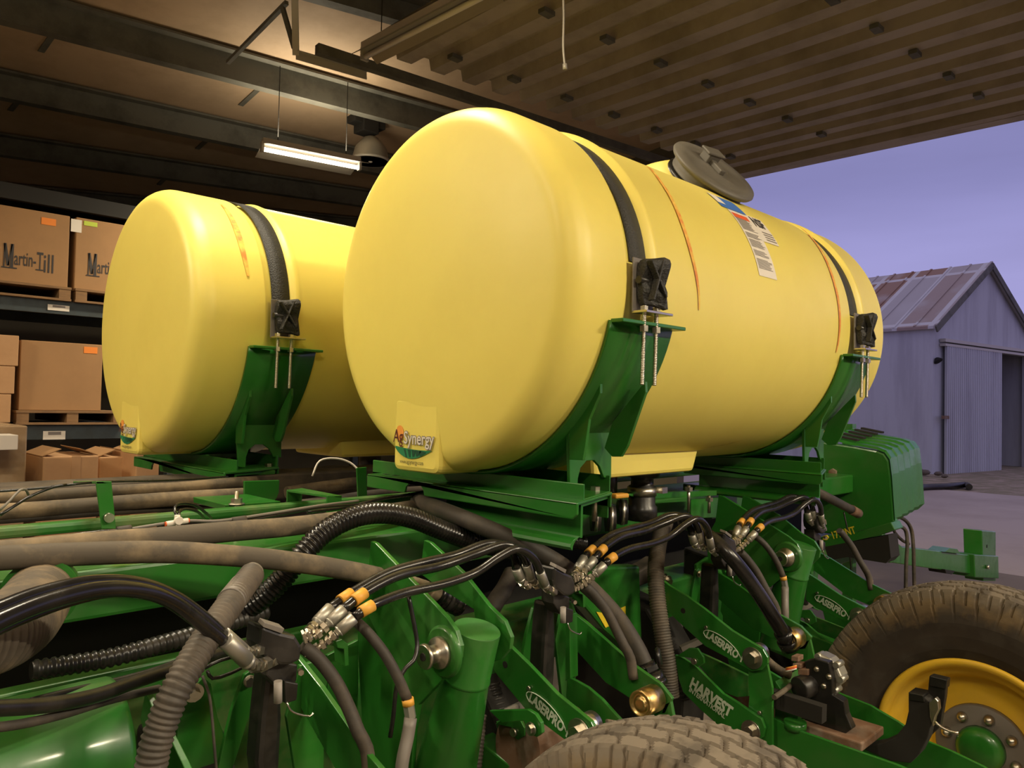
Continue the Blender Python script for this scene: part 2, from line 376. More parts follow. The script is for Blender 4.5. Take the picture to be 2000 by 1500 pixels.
# lamps behind and above the camera, same kind; the far left one is added fill
for (x, y, l, p) in [(-2.2, 1.2, 'strip light behind the camera, furthest left', 62), (-1.6, -1.8, 'strip light behind the camera, in the middle', 76), (1.2, -3.0, 'strip light behind the camera, right of the middle', 170), (3.8, -3.2, 'strip light behind the camera, nearest the yard opening', 290), (.9, 2.4, 'strip light high above the big tank', 80), (-3.2, 4.6, 'unseen fill strip light added at the far left end of the building', 210)]:
    A0 = Vector((x-.6, y, ZR(2.45))); B0 = Vector((x+.6, y, ZR(2.45)))
    strip_light(A0, B0, l, p, up=.10 if y == 2.4 else .7)

# high bay lamp
P = U(722, 296, d=8.4)
P = U(724, 300, d=8.4); hb = thing('high_bay_lamp', 'unlit bell shaped high bay lamp with dark ballast box hanging from a purlin', 'ceiling light', P)
obj('bell_shade', MB().lathe([(.04, .27), (.08, .25), (.17, .14), (.20, .02), (.205, 0), (.195, 0), (.15, .13), (.06, .21), (.02, .22)], P-Vector((0, 0, .08)), (0, 0, 1), 36), 'glass', hb)
obj('rim_ring', MB().lathe([(.21, -.01), (.21, .015), (.195, .015), (.195, -.01)], P-Vector((0, 0, .08)), (0, 0, 1), 36), 'galv', hb)
bb = U(716, 232, d=8.4); mb = MB(); mb.box(bb, (.20, .20, .34)); mb.box(bb, (.40, .16, .18)); obj('ballast_box', mb, 'dark', hb, .01)
obj('hook', MB().cyl(bb+Vector((0, 0, .12)), bb+Vector((0, 0, .5)), .015, seg=10), 'dark', hb)
obj('bulb', MB().lathe([(.01, -.03), (.05, .0), (.05, .06), (.02, .12)], P-Vector((0, 0, .07)), (0, 0, 1), 20), 'white', hb)
# pull cord
mb = MB().tube([U(1099, -30, d=4), U(1101, 30, d=4), U(1100, 90, d=4), U(1103, 128, d=4)], .006, 8); mb.cyl(U(1103, 125, d=4), U(1104, 136, d=4), .012, seg=8)
one('pull_cord', mb, 'galv', 'thin frayed pull cord hanging down from the corrugated overhead door', 'cord')

# ================================================================== YARD SHED
def shed():
    Xc, Yc = U(1822, 900, Y=6.3).x, 6.3
    s = 1.0
    Xc = 20.35; Yc = 5.98; Wd = 5.7; Lg = 11.0
    He = 3.55; Hr = 5.38
    t = thing('farm_shed', 'weathered white gabled metal shed standing across the yard beyond the big tank', 'shed', (Xc, Yc, 0))
    t.rotation_euler = (0, 0, math.radians(-9.4))
    wt = mat('shed_white_metal', (.52, .53, .57, 1), .7, dirt=(.40, .40, .44, 1), dscale=.7, damt=.8, stretch=(3, 3, .4))
    # gable wall (plane Y=Yc) with opening
    g = [(0, -.25), (0, He), (Wd/2, Hr), (Wd, He), (Wd, -.25), (5.45, -.25), (5.45, 3.12), (3.2, 3.12), (3.2, -.25)]
    obj('gable_wall', MB().prism([(Xc+a, Yc, b) for a, b in g], (0, .15, 0)), wt, t)
    obj('side_wall', MB().span((Xc, Yc+.15, -.25), (Xc+.15, Yc+Lg, He)), wt, t)
    obj('side_wall', MB().span((Xc+Wd-.15, Yc+.15, -.25), (Xc+Wd, Yc+Lg, He)), wt, t)
    obj('rear_wall', MB().prism([(Xc+a, Yc+Lg, b) for a, b in g[:5]], (0, .15, 0)), wt, t)
    rm = bpy.data.materials.new('rusted_sheet_roof'); rm.use_nodes = True; q = rm.node_tree; b = q.nodes['Principled BSDF']; n = q.nodes.new; k = q.links.new
    co = n('ShaderNodeTexCoord'); br = n('ShaderNodeTexBrick'); br.offset = 0; mpn = n('ShaderNodeMapping'); mpn.inputs['Rotation'].default_value = (0, 0, math.pi/2); mpn.inputs['Scale'].default_value = (.9, .9, .9)
    k(co.outputs['Object'], mpn.inputs[0]); k(mpn.outputs[0], br.inputs['Vector'])
    br.inputs['Color1'].default_value = (.42, .40, .40, 1); br.inputs['Color2'].default_value = (.26, .12, .06, 1); br.inputs['Mortar'].default_value = (.56, .55, .55, 1)
    br.inputs['Scale'].default_value = 1; br.inputs['Brick Width'].default_value = .8; br.inputs['Row Height'].default_value = 2.2; br.inputs['Mortar Size'].default_value = .06
    nzz = n('ShaderNodeTexNoise'); nzz.inputs['Scale'].default_value = .8; nzz.inputs['Detail'].default_value = 6; k(co.outputs['Object'], nzz.inputs['Vector'])
    mxx = n('ShaderNodeMix'); mxx.data_type = 'RGBA'; mxx.inputs[7].default_value = (.46, .44, .44, 1); r2 = n('ShaderNodeMapRange'); r2.inputs[1].default_value = .5; r2.inputs[2].default_value = .75; k(nzz.outputs[0], r2.inputs[0]); k(r2.outputs[0], mxx.inputs[0]); k(br.outputs[0], mxx.inputs[6]); k(mxx.outputs[2], b.inputs['Base Color']); b.inputs['Roughness'].default_value = .6
    obj('doorway_dark_fill', MB().span((Xc+.2, Yc+1.4, -.2), (Xc+Wd-.2, Yc+1.5, 3.5)), 'dark', t)  # dark sheet added behind the doorway to stand for the shade inside
    rise = (Hr-He)/(Wd/2)
    for sgn in (-1, 1):
        xe = Xc-.12 if sgn < 0 else Xc+Wd+.12; ze = He-.12*rise; xm = Xc+Wd/2
        mb = MB(); y0 = Yc-.12; y1 = Yc+Lg+.25; mb.prism([(xe, y0, ze+.02), (xm, y0, Hr+.02), (xm, y1, Hr+.02), (xe, y1, ze+.02)], (0, 0, .07))
        nn = 22
        for i in range(nn+1):
            y = y0+(y1-y0)*i/nn; mb.beam((xe, y, ze+.10), (xm, y, Hr+.10), .05, .03)
        obj('roof_slope', mb, rm, t)
        mb = MB(); mb.beam((xe, y0-.02, ze), (xm, y0-.02, Hr), .04, .16, up=(0, 0, 1)); obj('barge_board', mb, 'purlin', t)
    mb = MB(); mb.span((Xc+.30, Yc-.16, 3.10), (Xc+Wd-.05, Yc-.02, 3.16)); mb.span((Xc+.30, Yc-.16, 3.20), (Xc+Wd-.05, Yc-.02, 3.28)); obj('door_track', mb, 'galv', t)
    dmb = MB(); x0 = Xc+.41; x1 = Xc+3.45; nn = 30
    for i in range(nn):
        a = x0+(x1-x0)*i/nn; c_ = x0+(x1-x0)*(i+1)/nn; dmb.span((a, Yc-.15, -.05), (c_-.03, Yc-.09, 3.1)); dmb.span((c_-.03, Yc-.13, -.05), (c_, Yc-.10, 3.1))
    obj('sliding_door', dmb, wt, t)
    obj('door_latch', MB().span((Xc+.15, Yc-.2, 1.32), (Xc+.42, Yc-.14, 1.40)), 'rust', t)
    l = obj('wall_lamp', MB().lathe([(.02, 0), (.05, .02), (.11, .10), (.09, .12)], (Xc+.12, Yc-.02, 2.8), (0, -.6, -.8), 16), 'dark', t)
    return t
shed()
# rubble and hose in the yard
for i, (x, y, s) in enumerate([(1790, 921, .22), (1806, 924, .16), (1820, 917, .13), (1833, 926, .12), (1845, 931, .1)]):
    P = U(x, y, Z=0.05); rnd = random.Random(i)
    mb = MB(); prof = [(.02, -.3*s), (.8*s*.7, -.2*s), (.9*s*.8, .1*s), (.5*s, .42*s), (.02, .5*s)]
    mb.lathe(prof, P, (0.1*rnd.random(), .1, 1), 9); 
    for v in mb.v: v.x += rnd.uniform(-.04, .04)*s*4; v.y += rnd.uniform(-.03, .03)*s*4
    one('rock', mb, 'conc', ['largest pale rock lying at the foot of the shed wall', 'pale rock right of the largest one at the shed foot', 'small rock lying behind the others against the shed wall', 'small rock beside the shed door edge', 'smallest rock lying nearest to the sliding shed door'][i], 'rock', 'rocks at the shed foot')
yh = [U(x, y, Z=.05) for x, y in ((1700, 962), (1760, 958), (1800, 952), (1850, 950), (1885, 947), (1893, 951))]
one('yard_hose', MB().tube(yh, .06, 10, step=.1), 'rubber', 'thick black hose lying along the edge of the concrete yard', 'hose')

# ================================================================== PALLET RACK
YR = 7.5
def rackz(px, py, Y=YR): return U(px, py, Y=Y)
rk = thing('pallet_rack', 'dark blue steel pallet rack holding cardboard boxes behind the left tank', 'pallet rack', (1.6, YR+.5, 0))
def rbeam(y0, y1, lab):
    a = rackz(100, y0); b = rackz(100, y1); mb = MB(); mb.span((-.9, YR, b.z), (5.6, YR+.06, a.z)); mb.span((-.9, YR+1.05, b.z), (5.6, YR+1.1, a.z))
    return obj('beam', mb, 'rack', rk)
rbeam(586, 612, ''); zb1 = rackz(100, 586).z
rbeam(829, 858, ''); zb2 = rackz(100, 829).z
zb3 = rackz(100, 372).z; obj('top_beam', MB().span((-.9, YR, rackz(100, 402).z), (5.6, YR+.06, zb3)), 'dark', rk)
for x in (-.95, 2.9, 5.65):
    for y in (YR+.02, YR+1.06): obj('upright', MB().span((x-.04, y-.03, 0), (x+.04, y+.05, zb3+.1)), 'rack', rk)
for zz in (zb1, zb2, zb3): obj('deck', MB().span((-.9, YR+.08, zz-.03), (5.6, YR+1.04, zz-.015)), 'dark', rk)
def rlabel(x0, y0, x1, y1):
    a = rackz(x0, y0); b = rackz(x1, y1); y = YR-.004
    l = obj('shelf_label', MB().span((a.x, y-.002, b.z), (b.x, y+.001, a.z)), 'paper', rk, label='white barcode label')
    mb = MB(); mb.span((a.x+(b.x-a.x)*.22, y-.004, a.z-(a.z-b.z)*.45), (a.x+(b.x-a.x)*.8, y-.002, a.z-(a.z-b.z)*.08)); obj('barcode', mb, 'ink', l)
rlabel(93, 594, 135, 609); rlabel(84, 842, 127, 858)
# beam across at the far wall (dark band under the purlins)
def boxobj(name, x0, x1, ztop, zbot, depth, m, label, Y=YR, cat='box', group=None, dy=0):
    t = thing(name, label, cat, ((x0+x1)/2, Y+dy+depth/2, zbot), group)
    obj('carton', MB().span((x0, Y+dy, zbot), (x1, Y+dy+depth, ztop)), m, t, .006)
    return t
PAL = .12
def pallet(x0, x1, z, label):
    t = thing('pallet', label, 'pallet', ((x0+x1)/2, YR+.5, z), 'pallets on the rack')
    obj('deck', MB().span((x0, YR-.05, z+PAL-.02), (x1, YR+1.0, z+PAL)), 'wood', t)
    for u in (0, .5, 1): xx = x0+.05+(x1-x0-.1)*u; obj('stringer', MB().span((xx-.045, YR-.045, z+.018), (xx+.045, YR+1.0, z+PAL-.02)), 'wood', t)
    obj('bottom_board', MB().span((x0, YR-.05, z), (x1, YR+.05, z+.018)), 'wood', t)
xA = rackz(137, 560).x; xB = rackz(0, 560).x
zt1 = rackz(70, 412).z
PZ = zb1+PAL
pallet(xA-1.25, xA+.0, zb1, 'wooden pallet on the middle rack shelf under the box with the whole name')
pallet(xA+.03, xA+1.25, zb1, 'wooden pallet on the middle rack shelf partly behind the left tank')
Mt = 'Martin-Till'
def mtbox(x0, x1, zt, lab, tx, tz, stick):
    t = boxobj('cardboard_box', x0, x1, zt, PZ, .95, 'card', lab, group='printed boxes on the middle shelf')
    y = YR-.001
    W = rackz(103, 514).x-rackz(6, 514).x; o = MB(); cur = tx
    cur += .215*W; mz = tz-.03; hh = .20; mw = .19*W
    for (u0, v0, u1, v1, th_) in ((.08, 0, .10, 1, .009), (.12, 1, .50, .08, .022), (.50, .08, .86, 1, .009), (.87, 0, .89, 1, .022)):
        o.beam((tx+u0*mw, y-.0015, mz+v0*hh), (tx+u1*mw, y-.0015, mz+v1*hh), .001, th_)
    for ss, sz, dz, fr in (('artin-', .17, 0, .44), ('T', .22, -.02, .13), ('ill', .23, -.035, .20)):
        q = textmb(ss, sz, (0, 0, 0), (1, 0, 0), (0, 0, 1), offset=.0012); xs = [v.x for v in q.v]; k = fr*W/(max(xs)-min(xs)); m0 = min(xs)
        o.add([Vector((cur+(v.x-m0)*k, y-.001, tz+dz+v.z)) for v in q.v], q.f); cur += (fr+.015)*W
    for fx, zz in ((.0, -.035), (.15, -.035), (.685, -.025)): o.span((tx+fx*W-.012, y-.002, tz+zz), (tx+fx*W+.045, y-.0012, tz+zz+.010))
    obj('lettering', o, 'inkd', t)
    for (a, b, m) in stick:
        p = rackz(*a); q = rackz(*b); obj('sticker', MB().span((p.x, y-.002, q.z), (q.x, y+.001, p.z)), m, t)
    return t
pm = rackz(6, 514)
mtbox(xA-1.2, xA-.02, rackz(70, 411).z, 'brown box printed with a company name, orange sticker near its top right', pm.x, pm.z, [((81, 424), (109, 442), 'orange')])
pm2 = rackz(171, 531)
mtbox(xA+.03, xA+1.2, rackz(180, 429).z, 'brown printed box with white and lime stickers partly behind the left tank', pm2.x, pm2.z, [((139, 427), (159, 455), 'paper'), ((164, 431), (190, 444), 'lime')])
# lower shelf
PZ = zb2+PAL
xl = rackz(38, 740).x; xr = rackz(199, 740).x
pallet(rackz(28, 820).x, rackz(240, 820).x, zb2, 'wooden pallet on the lowest shelf under the large plain box')
t = boxobj('cardboard_box', xl, xr, rackz(110, 668).z, PZ, .95, 'card', 'large plain brown box with an orange sticker on the lower rack shelf')
p = rackz(164, 677); q = rackz(190, 691); obj('sticker', MB().span((p.x, YR-.003, q.z), (q.x, YR, p.z)), 'orange', t)
x1 = rackz(30, 700).x
zs = [rackz(15, y).z for y in (656, 716, 770, 826)]
for i in range(3):
    t = boxobj('cardboard_box', x1-.9, x1-.02*i, zs[i], zs[i+1]+.004, .8, 'cardl', ['tan box at the top of the small stack on the lower shelf', 'tan box in the middle of the small stack on the lower shelf', 'tan box at the bottom of the small stack on the lower shelf'][i], Y=YR-.1, group='small stacked boxes')
# floor level boxes in front of rack
def floorbox(px0, px1, pyt, pyb, Y, m, label, dep=.5, tape=None, name='cardboard_box'):
    a = U(px0, pyt, Y=Y); b = U(px1, pyt, Y=Y); zb = 0
    t = thing(name, label, 'box', ((a.x+b.x)/2, Y+dep/2, zb)); z = a.z
    obj('carton', MB().span((a.x, Y, max(zb, z-.9)), (b.x, Y+dep, z)), m, t, .01)
    if tape:
        p = U(tape[0], pyt, Y=Y); q = U(tape[1], pyt, Y=Y); obj('tape', MB().span((p.x, Y-.003, z-.35), (q.x, Y, z)), 'cardl', t, label='pale tape strip')
    return t, a, b
def stack(px0, px1, pyt, Y, m, label, dep=.6, tape=None):
    t, a, b = floorbox(px0, px1, pyt, 0, Y, m, label, dep, tape)
    return t, a, b
# tall wrapped load at the left and packed boxes, each standing on its own pallet stack
t, a, b = stack(-60, 54, 832, 6.3, 'wrap', 'stretch wrapped brown carton load at the left edge behind the hoses', 1.0)
obj('carton', MB().span((a.x, 6.3, 0), (b.x, 7.2, a.z-.9)), 'wrap', t)
w1 = U(0, 848, Y=6.2); w2 = U(24, 876, Y=6.2)
one('small_white_box', MB().span((w1.x-.2, 6.05, w2.z), (w2.x, 6.28, w1.z)), 'white', 'small white box standing in front of the wrapped load at the left edge', 'box', bevel=.004)
for (args, lab) in [((84, 193, 893), 'open tan carton with pale tape strip standing left of centre below the rack'), ((195, 268, 893), 'tan crumpled carton beside the taped one below the rack'), ((266, 312, 884), 'pale carton half hidden behind the green tank saddle')]:
    t, a, b = stack(args[0], args[1], args[2], 6.2 if args[0] != 195 else 6.5, 'cardl', lab, .55, (140, 158) if args[0] == 84 else None)
    obj('carton', MB().span((a.x, LOC[t.name].y-.25, 0), (b.x, LOC[t.name].y+.3, a.z-.9)), 'card', t)
    for s in (0, 1):
        e = a if s == 0 else b; yy = LOC[t.name].y-.25
        mb = MB(); sg = 1 if s == 0 else -1
        mb.prism([(e.x, yy, a.z), (e.x, yy+.5, a.z), (e.x+sg*.12, yy+.5, a.z+.05), (e.x+sg*.12, yy, a.z+.05)], (0, 0, .006)); obj('flap', mb, 'card', t)

# ================================================================== TANKS
RT = .48
def cylhit(px, py, Yc, Zc, R=RT):
    r = ray(px, py); o = CAM - Vector((0, Yc, Zc)); a = r.y**2+r.z**2; b = 2*(o.y*r.y+o.z*r.z); c = o.y**2+o.z**2-R*R
    D = b*b-4*a*c
    t = (-b-math.sqrt(D))/(2*a) if D > 0 else -b/(2*a)
    P = CAM+r*t; return P.x, math.atan2(P.z-Zc, Yc-P.y)
def cylpt(x, ph, Yc, Zc, R): return Vector((x, Yc-R*math.cos(ph), Zc+R*math.sin(ph)))
def patch(mb, x0, x1, p0, p1, Yc, Zc, R):
    n = max(1, int(abs(p1-p0)/.03)); vs = []
    for i in range(n+1):
        p = p0+(p1-p0)*i/n; vs += [cylpt(x0, p, Yc, Zc, R), cylpt(x1, p, Yc, Zc, R)]
    return mb.add(vs, [(2*i, 2*i+1, 2*i+3, 2*i+2) for i in range(n)], True)
def ribbon(mb, pts, wd, Yc, Zc, R):
    vs = []
    for i, (x, p) in enumerate(pts): 
        ww = wd*(.35+.65*math.sin(math.pi*min(1, (i+.6)/len(pts)*1.0)))
        vs += [cylpt(x-ww/2, p, Yc, Zc, R), cylpt(x+ww/2, p, Yc, Zc, R)]
    return mb.add(vs, [(2*i, 2*i+1, 2*i+3, 2*i+2) for i in range(len(pts)-1)], True)
def tank(x0, Yc, Zc, L, s1, s2, sump, label):
    t = thing('liquid_tank', label, 'tank', (x0+L/2, Yc, Zc-RT), 'yellow liquid tanks')
    pr = [(.0001, -.004), (.12, -.003), (.25, .0), (.36, .005), (.415, .012)]
    for i in range(1, 9):
        a = i/8*math.pi/2; pr.append((.415+.065*math.sin(a), .012+.070*(1-math.cos(a))))
    def groove(s):
        return [(.48, s-.058), (.479, s-.052), (.466, s-.042), (.466, s+.040), (.470, s+.044), (.484, s+.056), (.486, s+.066), (.484, s+.078), (.480, s+.090)]
    pr += groove(s1)+[(.481, (s1+s2)/2)]+groove(s2)
    for i in range(8, -1, -1):
        a = i/8*math.pi/2; pr.append((.415+.065*math.sin(a), L-.012-.070*(1-math.cos(a))))
    pr += [(.25, L-.002), (.0001, L)]
    mb = MB().lathe(pr, (x0, Yc, Zc), (1, 0, 0), 160)
    # moulded foot under the end face, rounded
    ft = MB(); Yf = Yc+.05; hw = .098; zb = Zc-RT-.006; zt = Zc-.285; r = .022; pts = []
    for (cy, cz, a0) in ((Yf+hw-r, zb+r, -90), (Yf+hw-.02, zt-.02, 0), (Yf-hw+.02, zt-.02, 90), (Yf-hw+r, zb+r, 180)):
        rr = r if cz < Zc-.4 else .02
        for i in range(5): a = math.radians(a0+90*i/4); pts.append((x0+.0028, cy+rr*math.cos(a), cz+rr*math.sin(a)))
    ft.prism(pts, (.30, 0, 0)); body = obj('tank_body', mb, 'yellow', t)
    obj('moulded_foot', ft, 'yellow', t, .014)
    sp_ = MB(); a, b = sump
    pp = [(x0+a, Yc, Zc-.42), (x0+a+.01, Yc, Zc-RT-.03), (x0+b-.04, Yc, Zc-RT-.03), (x0+b, Yc, Zc-.42)]
    sp_.prism([(p[0], Yc-.19, p[2]) for p in pp], (0, .38, 0)); obj('sump', sp_, 'yellow', t, .012)
    obj('sump_outlet', MB().cyl((x0+(a+b)/2, Yc, Zc-RT-.10), (x0+(a+b)/2, Yc, Zc-RT-.02), .05), 'plastic', t)
    # logo sticker on the foot
    xf = x0+.0009; Rr = (0, -1, 0); Up = (0, 0, 1)
    o = Vector((xf, Yc+.139, Zc-.418)); k = .172
    def P(u, v, dx=0): return o+Vector((-dx, -u*k, v*k))
    lg = obj('logo_sticker', MB().prism([P(.13+.10*math.cos(a*.35), .19+.125*math.sin(a*.35)) for a in range(18)], (-.0004, 0, 0)), 'sun', t, label='orange glow behind the logo lettering')
    pts = [P(.03+.92*i/14, -.01-.02*math.sin(math.pi*i/14)-.03*i/14, .0006) for i in range(15)]+[P(.03+.92*i/14, -.04-.15*math.sin(math.pi*(i/14)**.8), .0006) for i in range(14, -1, -1)]
    obj('green_field', MB().prism(pts, (-.0004, 0, 0)), 'leaf', lg)
    mb = MB()
    for i in range(5): mb.prism([P(.25+.10*i, -.05, .0012), P(.30+.13*i, -.05-.005*i, .0012), P(.34+.09*i, -.175+.01*i, .0012), P(.31+.085*i, -.175+.01*i, .0012)], (-.0003, 0, 0))
    obj('furrow_lines', mb, 'leafd', lg)
    obj('lettering', textmb('Ag', .29*k, P(-.02, .05, .002), Rr, Up, offset=.0003, depth=-.0, sx=.78), 'maroon', lg)
    obj('lettering_outline', textmb('Synergy', .27*k, P(.255, .04, .002), Rr, Up, offset=.0022, sx=.86, space=1.02), 'ink', lg)
    obj('lettering', textmb('Synergy', .27*k, P(.255, .04, .0028), Rr, Up, offset=.0004, sx=.86, space=1.02), 'white', lg)
    obj('lettering', textmb('www.agsynergy.com', .095*k, P(.17, -.27, .002), Rr, Up, sx=.75), 'inkd', lg)
    # filler neck
    return t
XM, YM, ZM, LM = 1.256, 1.5704, ZR(.3007), 1.925
XL, YL, ZL = .99, 2.916, ZR(.2763)
tm = tank(XM, YM, ZM, LM, 1.515-XM, 2.845-XM, (.45, 1.02), 'big yellow liquid tank nearest the camera, with its black lid tipped open')
tl = tank(XL, YL, ZL, LM, 1.295-XL, 2.60-XL, (.74, 1.3), 'yellow liquid tank at the left, farther back beside the pallet rack')
def neck(t, xc, Yc, Zc, tip):
    b = Vector((xc, Yc, Zc+.40)); mb = MB()
    mb.lathe([(.19, 0), (.185, .09), (.165, .115), (.158, .165), (.150, .170), (.142, .165), (.142, .10)], b, (0, 0, 1), 48); obj('filler_neck', mb, 'yellow', t)
    if tip:
        c = U(1393, 336, Y=1.37); n = Vector((-.111, -.735, .668)).normalized()
    else: c = Vector((xc, Yc, Zc+.575)); n = Vector((0, 0, 1))
    mb = MB().lathe([(.02, -.045), (.135, -.045), (.137, -.040), (.130, -.035), (.137, -.028), (.130, -.022), (.137, -.014), (.137, -.008), (.158, -.006), (.163, .002), (.160, .010), (.12, .013), (.02, .013)], c, n, 56)
    l = obj('tank_lid', mb, 'lid', t)
    u = Vector((1, 0, 0)); u = (u-n*u.dot(n)).normalized(); v = n.cross(u); d = (u*.7+v*.7).normalized(); e = n.cross(d)
    R = Matrix((d, e, n)).transposed()
    hx = c+(u*.2-v*.0)*.03; up_ = (Vector((0, 0, 1))-n*n.z).normalized(); sd_ = n.cross(up_); R = Matrix((sd_, up_, n)).transposed(); hx = c+up_*.05
    mb = MB(); mb.box(hx+n*.026, (.055, .045, .036), R); mb.box(hx+n*.046, (.085, .05, .010), R); mb.box(hx+n*.020-up_*.045, (.024, .085, .018), R); obj('vent_handle', mb, 'lid', l, .004)
    obj('hinge_ring', MB().lathe([(.14, -.058), (.146, -.058), (.146, -.048), (.14, -.048)], c, n, 48), 'plastic', l)
    return l
neck(tm, 2.41, YM, ZM, True); neck(tl, 2.12, YL, ZL, False)
# warning label, certification sticker and crayon marks on the big tank
xa, pa = cylhit(1482, 538, YM, ZM); xb, pb = cylhit(1517, 549, YM, ZM); xc_, pc = cylhit(1432, 413, YM, ZM); xd, pd = cylhit(1519, 482, YM, ZM)
xe_, pe = cylhit(1471, 429, YM, ZM)
e1 = RT+.0022
lab = obj('warning_label', patch(MB(), xa, xb, pa, pc, YM, ZM, e1), 'paper', tm, label='long white warning label with small print')
mb = MB(); rr = random.Random(3); n = 46
for i in range(n):
    p = pa+(pc-pa)*(.10+.80*i/n); 
    if i in (8, 9, 15, 16, 24, 30, 31): continue
    patch(mb, xa+.008, xb-.010-rr.random()*.03, p, p+(pc-pa)*.008, YM, ZM, e1+.0008)
obj('small_print', mb, 'ink', lab)
mb = MB(); patch(mb, xa+.006, xb-.012, pc-.075, pc-.03, YM, ZM, e1+.001); obj('red_heading', mb, 'red', lab)
mb = MB(); patch(mb, xa-.03, xb+.01, pc+.004, pc+.16, YM, ZM, e1+.0004); obj('blue_heading', mb, 'blue', lab)
mb = MB(); patch(mb, xa-.03, xa+.02, pc+.05, pc+.16, YM, ZM, e1+.001); obj('pale_corner', mb, 'paper', lab)
nsf = obj('certification_label', patch(MB(), xb-.004, xb+.105, pd, pe+.02, YM, ZM, e1+.0002), 'paper', tm, label='white certification sticker reading NSF')
pm_ = pd+(pe-pd)*.62
def onc(u, v): return cylpt(xb+.012+u, pm_+v/RT, YM, ZM, e1+.0012)
obj('lettering', textmb('NSF', .062, None, (1, 0, 0), (0, 0, 1), offset=.002, mapf=onc, sx=.75), 'inkd', nsf)
mb = MB()
for i in range(4): patch(mb, xb+.03, xb+.098, pd+.02+i*.022, pd+.028+i*.022, YM, ZM, e1+.0012)
obj('small_print', mb, 'ink', nsf)
def mark(t, pxs, Yc, Zc, wd, m='mark'):
    Q = [cylhit(x, y, Yc, Zc) for x, y in pxs]; out = []
    V = catmull([(x, p, 0) for x, p in Q], .01)
    obj('crayon_mark' if m == 'mark' else 'scuff_mark', ribbon(MB(), [(v.x, v.y) for v in V], wd, Yc, Zc, RT+.003), m, t, label='orange crayon mark' if m == 'mark' else 'dark scuff')
mark(tm, [(1262, 325), (1285, 350), (1308, 385), (1330, 435), (1346, 485), (1357, 530), (1363, 570), (1364, 605)], YM, ZM, .017)
mark(tm, [(1548, 437), (1582, 463), (1608, 500), (1626, 545), (1637, 595), (1639, 640), (1632, 688)], YM, ZM, .020)
mark(tl, [(432, 400), (452, 428), (466, 462), (476, 500), (484, 540)], YL, ZL, .022)
mark(tm, [(1325, 880), (1370, 874), (1410, 868), (1450, 858)], YM, ZM, .012, 'scuff')

